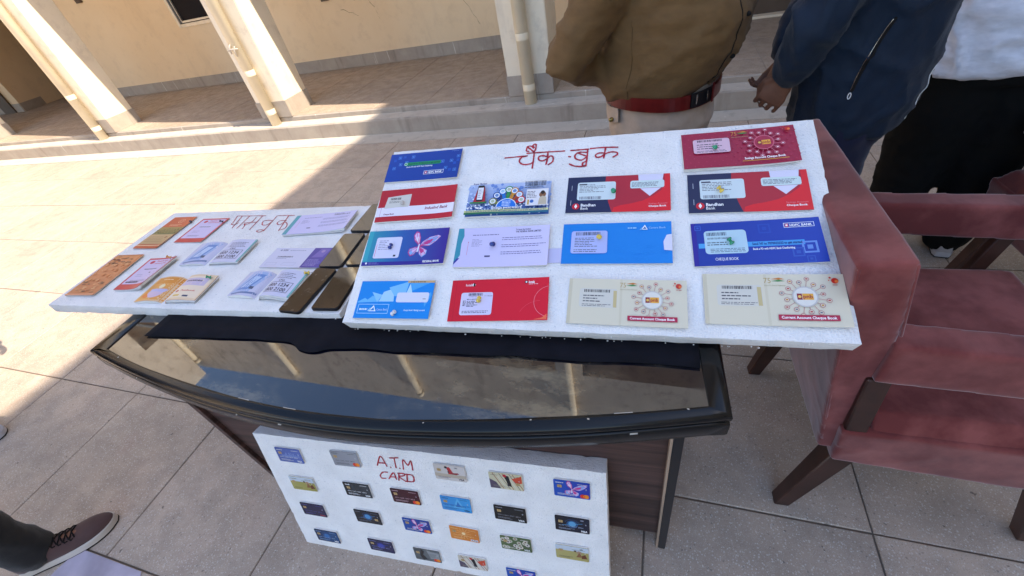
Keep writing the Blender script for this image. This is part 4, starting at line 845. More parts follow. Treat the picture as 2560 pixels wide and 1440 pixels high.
def p_phone(P):
    P.rect(0, 0, 1, 1, '#c4c4dc', '#cfcfe6'); P.poly([(.02, .08), (.30, .14), (.42, .95), (.12, .95)], '#9fb4dc'); P.poly([(.08, .2), (.26, .22), (.36, .85), (.2, .85)], '#6a8cc8'); P.poly([(.12, .3), (.24, .3), (.32, .75), (.22, .75)], '#b8cbe8'); P.rect(.27, .26, .33, .36, '#4a5474')
    P.poly([(.05, .04), (.42, .10), (.42, .17), (.04, .1)], '#6a7ca8'); P.bars(.62, .66, .9, .9, 4, '#4a4a6a', .32, .3); P.text('CALL', .68, .55, .07, '#2e2e4e', .1, True)
    P.frame(.53, .14, .92, .52, .014, '#3a3a60'); P.text('1800 1234', .56, .35, .12, '#2e2e4e', .32, True); P.text('1800 2100', .56, .18, .12, '#2e2e4e', .32, True); P.rect(.97, 0, 1, 1, '#6fb0b0')
def p_white(P):
    P.rect(0, 0, 1, 1, '#d2d0e4', '#d6d4e8'); P.circ(.12, .88, .04, '#8a8aa8', 10); P.text('SBI', .15, .84, .09, '#6a6a8c', .09, True); P.bars(.28, .85, .60, .9, 1, '#8a8aa8', .5); P.barcode(.16, .50, .42, .57, '#4a4a60'); P.bars(.16, .44, .35, .48, 1, '#8a8aa8', .6)
    P.frame(.06, .10, .24, .24, .008, '#a8a8c0'); P.frame(.34, .10, .56, .24, .008, '#a8a8c0'); P.rect(.68, 0, 1, 1, '#54489a', '#5a4ea2'); P.bars(.71, .08, .95, .45, 6, '#a8a0d8', .3, .3); P.poly([(.74, .5), (.92, .52), (.96, .95), (.80, .95)], '#7a6ab4'); P.circ(.86, .82, .07, '#a890c0', 10)
def p_heritage(P):
    P.vgrad(0, 0, 1, 1, '#b8683c', '#d88a58', 8); r = P.r
    for k in range(60): P.poly([(q[0], q[1]) for q in (lambda x, y: [(x, y), (x + r.uniform(.03, .15), y + .01), (x + r.uniform(.03, .12), y + .03), (x - .02, y + .025)])(r.uniform(.03, .82), r.choice((r.uniform(.02, .30), r.uniform(.72, .94))))], ('#7a3a28', '#9a5a34', '#5a3a2c', '#c8885a', '#e0a878')[k % 5])
    for k in range(24): P.circ(r.uniform(.1, .9), r.uniform(.3, .75), r.uniform(.01, .035), ('#dc925e', '#d4844e', '#e09a68')[k % 3], 8)
    P.frame(.02, .01, .98, .99, .008, '#a85434'); P.rect(.0, .0, 1, .02, '#e8a080')
def p_bowl(P):
    P.rect(0, 0, 1, 1, '#e0b88a', '#e8cfae'); P.poly([(.02, .02), (.46, .06), (.46, .97), (.03, .96)], '#e09a48'); P.poly([(.05, .7), (.44, .72), (.45, .96), (.05, .95)], '#d88a30'); P.circ(.23, .38, .26, '#cfb8d0', 18, 180, 360); P.poly([(.12, .36), (.36, .36), (.40, .48), (.10, .48)], '#b8b4dc'); P.circ(.24, .58, .09, '#e8d8b0', 10); P.poly([(.04, .2), (.14, .1), (.18, .16), (.08, .34)], '#e87a24')
    P.rect(.52, .08, .97, .93, '#ecd8c0'); P.rect(.56, .56, .93, .86, '#c8b8d0'); P.bars(.6, .72, .86, .8, 1, '#5a5064', .7, 0); P.circ(.60, .34, .05, '#c84a3a', 10); P.text('Passbook', .66, .33, .06, '#c84a3a', .22, True); P.rect(.60, .14, .70, .2, '#d8b040'); P.rect(.76, .12, .84, .18, '#3a3a5a'); P.rect(.485, .0, .49, 1, '#a87a50'); P.bars(.15, .85, .4, .89, 1, '#f4e0b8', .6)
PB = [('P1', 'upright orange brown pass book at the back left of the flat board', '#c9683c', p_orange, dict(th=.003, lift=.001, wave=.0003)),
 ('P2', 'red bordered pass book next to the red handwriting, lying flat', '#c23446', p_redb, dict(th=.0022, lift=.002, wave=.0003)),
 ('P3', 'thick lilac paged pass book behind the phones, pages fanned out', '#cfc8ec', p_letter, dict(th=.006, lift=.009, wave=.0012, leaves=2)),
 ('P4', 'open pass book with helpline numbers in the middle of the flat board', '#c4c4dc', p_phone, dict(th=.0035, lift=.005, spread=.010, leaves=1)),
 ('P5', 'white pass book with purple right third beside the phones', '#d2d0e4', p_white, dict(th=.003, lift=.001, wave=.0003)),
 ('P6', 'long orange heritage patterned pass book at the front left corner', '#c87a48', p_heritage, dict(th=.004, lift=.002, wave=.001)),
 ('P7', 'red bordered pass book puffed open with an orange clip', '#c23446', lambda P: p_redb(P, True), dict(th=.004, lift=.014, wave=.0010, leaves=2)),
 ('P8', 'open orange pass book with a bowl picture at the front', '#c86a3a', p_bowl, dict(th=.004, lift=.005, spread=.012, leaves=1)),
 ('P9', 'open pass book with large helpline numbers in front, next to the phones', '#c4c4dc', p_phone, dict(th=.004, lift=.006, spread=.017, leaves=2))]
for i, (k, lab, cov, fn, kw) in enumerate(PB): book('B0', PASS[k], 'pass_book', lab, 'pass book', PG, cov, fn, seed=i + 40, **kw)
# ---- bank cards
def motif(P, m, a, b):
    r = P.r
    if m == 'city':
        for k in range(22): x = .2 + k * .033; P.rect(x, .38, x + .022, .42 + r.uniform(.05, .30), a)
    elif m == 'globe': P.circ(.5, .52, .26, a, 16); P.circ(.5, .54, .17, b, 14); P.ringc(.5, .52, .34, .02, a, 20, 20, 160); P.line(.2, .4, .8, .65, .02, b)
    elif m == 'fly': butterfly(P, .52, .48, .75, BF)
    elif m == 'tri': P.poly([(.40, .25), (.58, .95), (.78, .25)], a); P.poly([(.50, .35), (.58, .72), (.67, .35)], b); P.rect(.05, .42, .95, .47, b); P.rect(.05, .30, .8, .33, a)
    elif m == 'field': P.rect(0, .66, 1, 1, '#c2cbd6'); P.circ(.72, .60, .13, '#a8896c', 10); P.poly([(.62, .25), (.72, .62), (.82, .28)], '#8a5c3c'); P.poly([(.78, .18), (.96, .22), (.9, .52), (.8, .42)], '#6a3c28'); P.circ(.60, .68, .07, '#5a4a3a', 8); P.line(.5, .78, .9, .80, .02, '#5a6a5a')
    elif m == 'stripe':
        for k in range(7): P.line(.12 + k * .10, .98, .40 + k * .10, .04, .03, ('#8a2a30', '#d8d0c8', '#6a5a70')[k % 3])
        P.poly([(.44, .9), (.60, .86), (.66, .2), (.54, .24), (.52, .5)], '#1a1a22'); P.circ(.48, .86, .09, '#b82430', 10); P.poly([(.68, .7), (.98, .94), (.98, .5), (.82, .4)], '#c84a30'); P.poly([(.0, .6), (.0, .02), (.32, .02), (.2, .42)], '#55485c')
    elif m == 'player': P.poly([(.40, .86), (.52, .88), (.6, .55), (.74, .42), (.60, .40), (.5, .24), (.42, .3), (.46, .55)], '#b03034'); P.circ(.40, .84, .08, '#2a2a34', 10); P.circ(.46, .55, .05, '#26262e', 8); P.poly([(.5, .5), (.76, .55), (.8, .48), (.6, .38)], '#8a3438'); P.rect(0, .2, 1, .42, '#b8aa98')
    elif m == 'grey': P.poly([(.30, 1), (.42, .8), (.34, .5), (.46, .2), (.3, 0), (.22, .4)], '#1c1e22'); P.poly([(.52, .92), (.98, .8), (.98, .3), (.6, .25)], '#8d9092'); P.bars(.55, .35, .9, .7, 4, '#5a5e60', .4); P.line(.05, .75, .3, .9, .04, '#3a3c40')
    elif m == 'flower':
        for k in range(16):
            x, y = r.uniform(.06, .92), r.uniform(.12, .9); P.circ(x, y, .12, ('#c8c4b0', '#b8b8a0', '#d4c8c0')[k % 3], 9); P.circ(x, y, .05, ('#5a2a24', '#7a3a34', '#3a3a28')[k % 3], 7)
    elif m == 'sun':
        for k in range(12): a_ = k * .5236; P.line(.48, .55, .48 + .26 * math.cos(a_), .55 + .42 * math.sin(a_), .02, '#f4b870')
        P.circ(.48, .55, .1, '#f8d8a0', 10)
    elif m == 'head': P.poly([(.30, .95), (.42, .85), (.40, .5), (.44, .1), (.34, .05), (.28, .4)], a)
def card(d, lab, base, base2, brand, mot=None, a='#ffffff', b='#ffffff', chip=(.10, .56), num='#d8d8dc', name=None, nx=.05):
    cu, cv, w_, h_, ang = d; w_, h_ = .0856, .055; r = item_root('B2', cu, cv, w_, h_, ang, 'bank_card', lab, 'bank card', 'bank cards stuck on the upright board')
    rc_ = .0032; pts = []
    for cx, cy, a0 in ((w_ - rc_, h_ - rc_, 0), (rc_, h_ - rc_, 90), (rc_, rc_, 180), (w_ - rc_, rc_, 270)):
        for q in range(4): t_ = math.radians(a0 + q * 30); pts.append((cx + rc_ * math.cos(t_), cy + rc_ * math.sin(t_)))
    MB().prism(pts, 0, .0032).obj('backing_pad', M['foam'], r); MB().prism(pts, .00321, .0042).obj('card_body', colmat(base, .25), r)
    P = Print(w_, h_, lambda u, v: .0042, hash(lab) % 97 if False else len(lab) * 7 + int(cu * 100))
    P.rect(.015, .04, .985, .96, base, base2)
    if mot: motif(P, mot, a, b)
    if mot in (None, 'city', 'globe', 'head', 'tri', 'sun'):
        for k in range(4): P.text(('4591', '1200', '0057', '8824')[k], .10 + k * .19, .33, .085, num, .15)
    P.bars(.10, .13, .60, .26, 2, num, .4, .4)
    if name: P.text(name, nx, .82, .085, num if nx > .5 else '#ffffff', None, True)
    else: P.bars(.06, .84, .34, .90, 1, num, .7)
    if name != 'SBI': P.bars(.66, .85, .93, .90, 1, num, .6, .1)
    if brand == 'VISA': P.text('VISA', .74, .08, .12, a if isinstance(a, str) and base < '#8' else '#1a2a6a', .19, True, .12) if False else P.text('VISA', .74, .08, .12, '#ffffff' if sum(lin(base)[:3]) < .9 else '#20242c', .19, True, .12)
    elif brand == 'MC': P.circ(.80, .17, .125, '#d8382a', 14); P.circ(.89, .17, .125, '#ee8a24', 14); P.poly([(.845, .28), (.866, .17), (.845, .06), (.824, .17)], '#e8641e')
    elif brand == 'RU': P.rect(.70, .06, .95, .2, '#e8e4ea') if sum(lin(base)[:3]) > .4 else None; P.text('RuPay', .72, .08, .10, '#c8484a' if sum(lin(base)[:3]) < .4 else '#22223a', .21, True, .12)
    for q in range(3): P.ringc(.86, .60, .035 + .022 * q, .010, '#d0d0d4', 6, -40, 40)
    P.curved = False; P.dl = 1.5e-5; P.obj('card_print', r, 'cprint')
    x, y = chip; ch = Print(w_, h_, lambda u, v: .0048, 3); ch.rrect(x, y - .0, x + .13, y + .17, .03, '#b89a6a'); ch.line(x, y + .085, x + .13, y + .085, .012, '#7a6238'); ch.line(x + .065, y, x + .065, y + .17, .012, '#7a6238'); ch.curved = False; ch.obj('chip', r, 'cprint')
CC = [('c1', 'violet blue card with a skyline print at the top left corner', '#4a5c9c', '#5a6cb0', 'VISA', 'city', '#7a90c8', '#fff', {}),
 ('c2', 'silver grey card left of the red letters', '#8c8c92', '#9a9aa0', 'MC', None, '#fff', '#fff', {'num': '#4a4a52'}),
 ('c3', 'olive green card with farm scene in the second row of the left column', '#a8a05a', '#989048', None, 'field', '#fff', '#fff', {'num': '#6a6a3a'}),
 ('c4', 'black card with a white round logo and silver print', '#1e2124', '#3a3d42', 'VISA', 'head', '#33373c', '#fff', {'name': 'kotak', 'nx': .10, 'chip': (.12, .55)}),
 ('c5', 'dark maroon card right below the red letters', '#3c101c', '#481420', 'MC', None, '#fff', '#fff', {'num': '#b8a0a4'}),
 ('c6', 'dark indigo card in the third row of the left column', '#23223e', '#2c2648', 'RU', None, '#fff', '#fff', {'num': '#55558a'}),
 ('c7', 'near black card with a small glowing blue globe and chip on the right', '#14161c', '#1a1e28', None, 'globe', '#27507e', '#4a8cc0', {'name': 'NTPC' if False else None, 'chip': (.76, .30), 'num': '#6a6e78'}),
 ('c8', 'blue card with pale butterfly and orange circles, middle of the board', '#1a4a9c', '#2c3486', 'MC', 'fly', '#fff', '#fff', {}),
 ('c9', 'dark teal blue card in the lowest row at the left', '#122c50', '#1c4a7a', 'VISA', 'globe', '#1c4a80', '#2a6aa8', {'num': '#8aa8c8'}),
 ('c10', 'deep indigo card with an orange corner in the bottom row', '#1e1c3c', '#26244e', None, 'globe', '#30347a', '#3c46a0', {'num': '#8a8ab0'}),
 ('c11', 'grey card with a black figure in the bottom row', '#55595a', '#6a6e70', 'MC', 'grey', '#fff', '#fff', {'num': '#3a3c40'}),
 ('c12', 'pale beige card with a red clad player, right of the red letters', '#c8bfb8', '#d0c8c4', 'VISA', 'player', '#fff', '#fff', {'name': 'SBI', 'nx': .68, 'num': '#4a4650'}),
 ('c13', 'cream card with diagonal red stripes in the top row', '#c8c0a0', '#d0c8a4', None, 'stripe', '#fff', '#fff', {'chip': (.78, .32), 'num': '#8a8470'}),
 ('c14', 'blue butterfly card with orange circles in the top right corner', '#1a50b0', '#2432a0', 'MC', 'fly', '#fff', '#fff', {}),
 ('c15', 'light blue card with a large pale triangle', '#3f8ccc', '#3a9ad8', 'VISA', 'tri', '#5aacdc', '#2c70b8', {'num': '#1c4a80'}),
 ('c16', 'glossy black card with a faint triangle, second row', '#131314', '#1a1a1c', 'VISA', 'tri', '#1e1e22', '#141416', {'num': '#8a8a8e'}),
 ('c17', 'black card with icy blue burst at the right edge', '#11131e', '#171b30', 'VISA', 'globe', '#28507c', '#5a9cc8', {'name': 'SBI', 'nx': .74, 'num': '#9aa0b0'}),
 ('c18', 'orange card with a sunburst print', '#d8863a', '#d07a30', 'RU', 'sun', '#fff', '#fff', {'num': '#f0c080'}),
 ('c19', 'green card printed all over with pale flowers', '#5a6a44', '#4a5a3c', 'VISA', 'flower', '#fff', '#fff', {'num': '#e0dcd0'}),
 ('c20', 'olive yellow card with farm scene at the right edge', '#b0a468', '#a89c5c', None, 'field', '#fff', '#fff', {'name': 'SBI', 'nx': .74, 'num': '#4a4a3a'}),
 ('c21', 'cream card with slanting red stripes near the bottom edge', '#cfc6b4', '#d4ccbe', None, 'stripe', '#fff', '#fff', {'num': '#8a8470'}),
 ('c22', 'blue butterfly card cut by the bottom of the picture', '#1a50a8', '#243aa0', 'MC', 'fly', '#fff', '#fff', {})]
for k, lab, b1, b2, br, mo_, a, b_, kw in CC: card(CARD[k], lab, b1, b2, br, mo_, a, b_, **kw)
# ---- phones
def phone(d, lab, seed, w_=.072, h_=.155, lift=.0012, tint='screen', notch='top'):
    cu, cv, pw, ph, ang = d; w_ = pw; h_ = ph
    r = item_root('B0', cu, cv, w_, h_, ang, 'mobile_phone', lab, 'mobile phone', 'mobile phones lying beside the pass books', lift)
    rc_ = .009; pts = []
    for cx, cy, a0 in ((w_ - rc_, h_ - rc_, 0), (rc_, h_ - rc_, 90), (rc_, rc_, 180), (w_ - rc_, rc_, 270)):
        for q in range(6): t_ = math.radians(a0 + q * 18); pts.append((cx + rc_ * math.cos(t_), cy + rc_ * math.sin(t_)))
    MB().prism(pts, 0, .0084).obj('phone_body', M['phone'], r, bevel=.0014, seg=3)
    ip = [(w_ / 2 + (x - w_ / 2) * (1 - .005 / w_ * 2 * .5), h_ / 2 + (y - h_ / 2) * (1 - .005 / h_)) for x, y in pts]
    MB().prism(ip, .00842, .0088).obj('phone_screen', M[tint], r)
    cy = .006 if notch == 'bottom' else h_ - .006
    MB().prism([(w_ / 2 + .0017 * math.cos(q * .785), cy + .0017 * math.sin(q * .785)) for q in range(8)], .00882, .0089).obj('front_camera', M['p_black'], r)
    MB().box(w_ + .0001, h_ * .62, .003, w_ + .0009, h_ * .70, .0055).obj('side_button', M['phone'], r)
t = NT('brown_reflection_screen'); n1 = t.noise(t.pos('O'), 40, 4); t.col((.055, .030, .014)); t.set(rough=t.ramp(n1, .35, .7, .12, .3), spec=.4); M['screen_refl'] = t.m  # brown reflection put into the base colour of the screen
phone([.8935, .413, .073, .155, -2], 'mobile phone furthest back, half hidden by the tilted board', 1)
phone([.880, .2455, .073, .158, .3], 'mobile phone in the middle of the row with its camera hole toward the viewer', 2, notch='bottom')
phone([.960, .250, .072, .152, .6], 'mobile phone mostly under the left edge of the tilted board', 3)
phone([.870, .077, .067, .168, -5.0], 'mobile phone with a brown reflection painted on its screen at the front of the board', 4, tint='screen_refl')
phone([.955, .086, .076, .160, 1.5], 'mobile phone at the front right with a clear reflection on its screen', 5)
# ---- push pins
def pin(B, u, v, z, mat, lab, tilt=(0, 0), s_=1.0):
    m = FR[B] @ Matrix.Translation((u, v, z)) @ Matrix.Rotation(tilt[0], 4, 'X') @ Matrix.Rotation(tilt[1], 4, 'Y')
    e = empty('push_pin', M=m); tag(e, lab, 'push pin', 'plastic push pins in the foam boards'); n = 14
    prof = [(.0001, .0), (.0052, .0), (.0055, .0012), (.0030, .0030), (.0026, .0042), (.0027, .0082), (.0030, .0092), (.0046, .0100), (.0048, .0112), (.0040, .0120), (.0001, .0122)]
    MB().loft([[(q * s_ * math.cos(6.2832 * k / n), q * s_ * math.sin(6.2832 * k / n), z_ * s_) for k in range(n)] for q, z_ in prof]).obj('pin_head', M[mat], e, smooth=True)
    MB().tube([(0, 0, -z - .004), (0, 0, 0)], .0005, 6, caps=False).obj('pin_needle', M['steel'], e)
pin('B1', .075, .320, .0075, 'p_clear', 'clear push pin in the beige window of the red and white cheque book', (.5, .6))
pin('B1', .076, .190, .0090, 'p_blue', 'blue push pin on the label of the butterfly cheque book', (-.5, .7))
pin('B1', .334, .196, .0095, 'p_blue', 'blue push pin in the lilac letter page', (.55, -.1))
pin('B1', .128, .022, .0085, 'p_white', 'white push pin near the bottom edge of the small sky blue cheque book', (-.4, .8))
pin('B1', .321, .059, .0070, 'p_yellow', 'yellow push pin on the label of the bright red cheque book', (-.3, .4))
pin('B1', .591, .330, .0060, 'p_green', 'green push pin on the navy and red cheque book under the handwriting', (.5, -.1))
pin('B1', .564, .212, .0070, 'p_yellow', 'yellow push pin beside the barcode of the plain sky blue cheque book', (.6, .2))
pin('B1', .798, .430, .0100, 'p_green', 'green push pin in the maroon cheque book at the top right', (.6, .2))
pin('B1', .808, .318, .0060, 'p_yellow', 'yellow push pin on the navy and red cheque book at the right', (-.5, -.7))
pin('B1', .817, .193, .0070, 'p_green', 'green push pin on the label of the deep blue cheque book', (-.6, -.6))
pin('B0', .157, .425, .0050, 'p_black', 'dark push pin at the top of the upright orange brown pass book', (.7, .6), .8)
pin('B0', .307, .418, .0060, 'p_black', 'dark push pin at the corner of the flat red bordered pass book', (.6, -.8), .9)
pin('B0', .291, .203, .0160, 'p_orange', 'orange push pin at the top of the puffed red bordered pass book', (.4, -.7))
pin('B0', .527, .112, .0150, 'p_green', 'green push pin at the corner of the open orange pass book', (.6, -.7))
pin('B0', .842, .132, .0170, 'p_yellow', 'pale yellow push pin between the helpline pass book and the phones', (.9, -.5))
# ================================================================== ARMCHAIRS
def fuse(name, mbs, mat, parent, voxel=.012, smooth=4, wr=0, wf=6, ws=(1, 1, 1), seed=0, bias=None):
    mb = MB()
    for q in mbs: mb.add(q.v, q.f)
    me = mb.mesh(name); bm = bmesh.new(); bm.from_mesh(me); bmesh.ops.recalc_face_normals(bm, faces=bm.faces); bm.to_mesh(me); bm.free()
    o = link(name, me, None, None); md = o.modifiers.new('r', 'REMESH'); md.mode = 'VOXEL'; md.voxel_size = voxel
    if smooth: s_ = o.modifiers.new('s', 'SMOOTH'); s_.factor = .5; s_.iterations = smooth
    bpy.context.view_layer.update(); dg = bpy.context.evaluated_depsgraph_get(); m2 = bpy.data.meshes.new_from_object(o.evaluated_get(dg))
    bpy.data.objects.remove(o); m2.name = name; m2.materials.clear(); m2.materials.append(mat)
    if wr:
        n = len(m2.vertices); co = [0.] * 3 * n; no = [0.] * 3 * n; m2.vertices.foreach_get('co', co); m2.vertices.foreach_get('normal', no)
        for i in range(n):
            v = Vector(co[3 * i:3 * i + 3]); q = Vector((v.x * ws[0], v.y * ws[1], v.z * ws[2])) * wf + Vector((seed, 0, 0))
            dw = Vector((noise.noise(q * .6), noise.noise(q * .6 + Vector((9, 0, 0))), noise.noise(q * .5 + Vector((0, 0, 5))))) * .9
            a = 1 - abs(noise.noise(q + dw)) * 2; b = 1 - abs(noise.noise(q * 2.3 + Vector((0, 7, 0)))) * 2
            d = wr * (a * a * a * .7 + b * b * .25 - .35) * (bias(v) if bias else 1)
            for k in range(3): co[3 * i + k] += no[3 * i + k] * d
        m2.vertices.foreach_set('co', co)
    m2.polygons.foreach_set('use_smooth', [True] * len(m2.polygons)); m2.update()
    return link(name, m2, None, parent)
def rbox(name, c8, mat, parent, bevel=.02, seg=3, puff=0):
    """eight corners: bottom 4 (ccw) then top 4; upholstered pieces are remeshed so their edges go soft"""
    mb = MB().add(c8, [(3, 2, 1, 0), (4, 5, 6, 7), (0, 1, 5, 4), (1, 2, 6, 5), (2, 3, 7, 6), (3, 0, 4, 7)])
    if puff: return fuse(name, [mb], mat, parent, .0065, 4, .0014, 7, (1, 1, 1), len(name))
    return mb.obj(name, mat, parent, bevel=bevel, seg=seg)
def armchair(loc, rz, label, vm):
    r = empty('armchair', loc, label, 'armchair', 'velvet armchairs beside the desk'); r.rotation_euler = (0, 0, rz)
    # local: x forward (seat opens to +x), y across, z up; origin on floor below back panel middle; width .56
    hw = .285
    # back panel leans back and widens upward
    rbox('backrest', [(.055, -hw + .02, .36), (.150, -hw + .02, .36), (.150, hw - .02, .36), (.055, hw - .02, .36), (-.040, -hw, .942), (.042, -hw, .952), (.042, hw, .952), (-.040, hw, .942)], vm, r, .020, 4, puff=.006)
    for yy in (-hw + .0045, hw - .0045):
        MB().tube([(.040, yy, .942), (.075, yy * .985, .78)], .0028, 8).obj('piping', vm, r, smooth=True); MB().tube([(-.034, yy, .930), (.012, yy * .965, .65), (.056, yy * .94, .40)], .0028, 8).obj('piping', vm, r, smooth=True)
    for xx, zz in ((-.035, .937), (.037, .946)): MB().tube([(xx, -hw + .012, zz), (xx, 0, zz + .001), (xx, hw - .012, zz)], .0028, 8).obj('piping', vm, r, smooth=True)
    for s in (-1, 1):
        y0, y1 = (-hw - .005, -hw + .062) if s < 0 else (hw - .062, hw + .005)
        zt = .765 if s < 0 else .745
        rbox('armrest', [(.07, y0, .655), (.62, y0, .615), (.62, y1, .615), (.07, y1, .655), (.07, y0, zt), (.62, y0, .715), (.62, y1, .715), (.07, y1, zt)], vm, r, .016, 3, puff=.004)
        a, b = (y0 + .006, y0 + .030) if s < 0 else (y1 - .030, y1 - .006)
        rbox('arm_support', [(.075, a, .47), (.118, a, .47), (.118, b, .47), (.075, b, .47), (.062, a, .655), (.104, a, .655), (.104, b, .655), (.062, b, .655)], M['legwood'], r, .003, 1)
        rbox('arm_support', [(.50, a, .44), (.54, a, .44), (.54, b, .44), (.50, b, .44), (.53, a, .62), (.57, a, .62), (.57, b, .62), (.53, b, .62)], M['legwood'], r, .003, 1)
        q = s * (hw - .045)
        rbox('leg', [(.035, q - .020, 0), (.075, q - .020, 0), (.075, q + .018, 0), (.035, q + .018, 0), (.095, q - .026, .34), (.155, q - .026, .34), (.155, q + .026, .34), (.095, q + .026, .34)], M['legwood'], r, .003, 1)
        rbox('leg', [(.60, q - .018, 0), (.635, q - .018, 0), (.635, q + .018, 0), (.60, q + .018, 0), (.50, q - .026, .32), (.555, q - .026, .32), (.555, q + .026, .32), (.50, q + .026, .32)], M['legwood'], r, .003, 1)
    rbox('seat', [(.085, -hw + .002, .335), (.60, -hw + .002, .295), (.60, hw - .002, .295), (.085, hw - .002, .335), (.070, -hw - .004, .475), (.63, -hw - .004, .455), (.63, hw + .004, .455), (.070, hw + .004, .475)], vm, r, .020, 4, puff=.004)
    rbox('seat_cushion', [(.13, -hw + .002, .462), (.628, -hw + .002, .442), (.628, hw - .002, .442), (.13, hw - .002, .462), (.12, -hw + .03, .515), (.60, -hw + .03, .50), (.60, hw - .03, .50), (.12, hw - .03, .515)], vm, r, .026, 5, puff=.005)
    return r
armchair((.340, .925, 0), math.radians(2), 'mauve velvet armchair at the right, close beside the desk', M['velvet'])
armchair((1.79, 1.55, 0), math.radians(184), 'dark maroon velvet armchair standing behind the mauve one at the right edge', M['velvet2'])
# ================================================================== PEOPLE
def T(pts, rad, n=16): return MB().tube(pts, rad, n)
def L(rings): return MB().loft(rings)
def hand(wrist, d, nrm, s_=1.0, curl=.9, side=1):
    """wrist point, d = direction toward fingers, nrm = palm normal (palm faces nrm). five unequal bent fingers"""
    w0 = Vector(wrist); d = Vector(d).normalized(); nrm = Vector(nrm); nrm = (nrm - d * nrm.dot(d)).normalized(); a = d.cross(nrm) * side
    out = []
    def e(c, rx, ry, k): return [c + (a * math.cos(6.2832 * q / 14) * rx + nrm * math.sin(6.2832 * q / 14) * ry) for q in range(14)]
    out.append(L([e(w0 - d * .03 * s_, .024 * s_, .018 * s_, 0), e(w0, .025 * s_, .017 * s_, 0), e(w0 + d * .03 * s_, .034 * s_, .016 * s_, 0), e(w0 + d * .07 * s_, .041 * s_, .0145 * s_, 0), e(w0 + d * .092 * s_, .039 * s_, .011 * s_, 0)]))
    for k, (off, ln, r_) in enumerate(((-.0345, .062, .0074), (-.0118, .076, .0080), (.0115, .082, .0083), (.0345, .072, .0083))):
        p = w0 + d * .082 * s_ + a * off * s_; pts = [p - d * .02 * s_, p]; dd = d.copy(); ang = 0
        for f_, c_ in ((.45, .55), (.30, .95), (.25, .55)):
            ang += c_ * curl * (1 + .08 * k); q = d * math.cos(ang) + nrm * math.sin(ang); p = p + q * ln * f_ * s_; pts.append(p)
        out.append(T(pts, [r_ * s_, r_ * s_ * 1.02, r_ * s_ * .95, r_ * s_ * .85, r_ * s_ * .72], 10))
    p = w0 + d * .02 * s_ + a * .028 * s_; pts = [p, p + d * .025 * s_ + a * .018 * s_ + nrm * .006, p + d * .052 * s_ + a * .020 * s_ + nrm * .018 * s_, p + d * .075 * s_ + a * .008 * s_ + nrm * .026 * s_]
    out.append(T(pts, [.014 * s_, .0125 * s_, .010 * s_, .008 * s_], 10)); return out
def legs(hip, feet, z0, z1, r0, r1, rk, cx):
    pass
def head_parts(c, f, s_=1.0):
    c = Vector(c); f = Vector(f).normalized(); u = Vector((0, 0, 1)); sd_ = f.cross(u); o = []
    R_ = []
    for z, rf, rs, of in ((-.115, .030, .030, .035), (-.10, .055, .045, .02), (-.06, .078, .062, .008), (-.01, .088, .070, .0), (.04, .094, .074, -.004), (.08, .082, .066, -.008), (.105, .055, .046, -.01), (.118, .02, .018, -.01)):
        R_.append([c + u * z * s_ + f * (of + rf * math.cos(6.2832 * k / 20)) * s_ + sd_ * rs * math.sin(6.2832 * k / 20) * s_ for k in range(20)])
    o.append(L(R_)); o.append(T([c + f * .085 * s_ + u * .015, c + f * .108 * s_ - u * .022, c + f * .092 * s_ - u * .034], [.008, .014, .010], 8))
    o.append(T([c + f * .082 * s_ - u * .060 - sd_ * .022, c + f * .092 * s_ - u * .060, c + f * .082 * s_ - u * .060 + sd_ * .022], [.006, .008, .006], 8))
    for q in (-1, 1):
        o.append(T([c + sd_ * q * .070 * s_ + u * .02, c + sd_ * q * .080 * s_ - u * .03], [.012, .010], 8)); o.append(T([c + f * .076 * s_ + sd_ * q * .020 + u * .032, c + f * .074 * s_ + sd_ * q * .046 + u * .030], [.008, .007], 8))
    return o
def face_bits(c, f, parent):
    c = Vector(c); f = Vector(f).normalized(); u = Vector((0, 0, 1)); sd_ = f.cross(u)
    for q in (-1, 1):
        e = c + f * .084 + sd_ * q * .032 + u * .010
        T([e - f * .002, e + f * .001], [.009, .009], 10).obj('eye', M['white'], parent, smooth=True); T([e + f * .006, e + f * .008], [.0035, .0035], 8).obj('pupil', M['dark'], parent, smooth=True)
def hair(c, f, parent):
    c = Vector(c); f = Vector(f).normalized(); u = Vector((0, 0, 1)); sd_ = f.cross(u); R_ = []
    for z, rf, rs, of in ((-.05, .055, .066, -.042), (.0, .072, .078, -.030), (.045, .092, .082, -.014), (.085, .090, .076, -.010), (.115, .066, .056, -.012), (.130, .025, .022, -.012)):
        R_.append([c + u * z + f * (of + rf * math.cos(6.2832 * k / 20)) + sd_ * rs * math.sin(6.2832 * k / 20) for k in range(20)])
    fuse('hair', [L(R_)], M['hair'], parent, .009, 2, .004, 40)
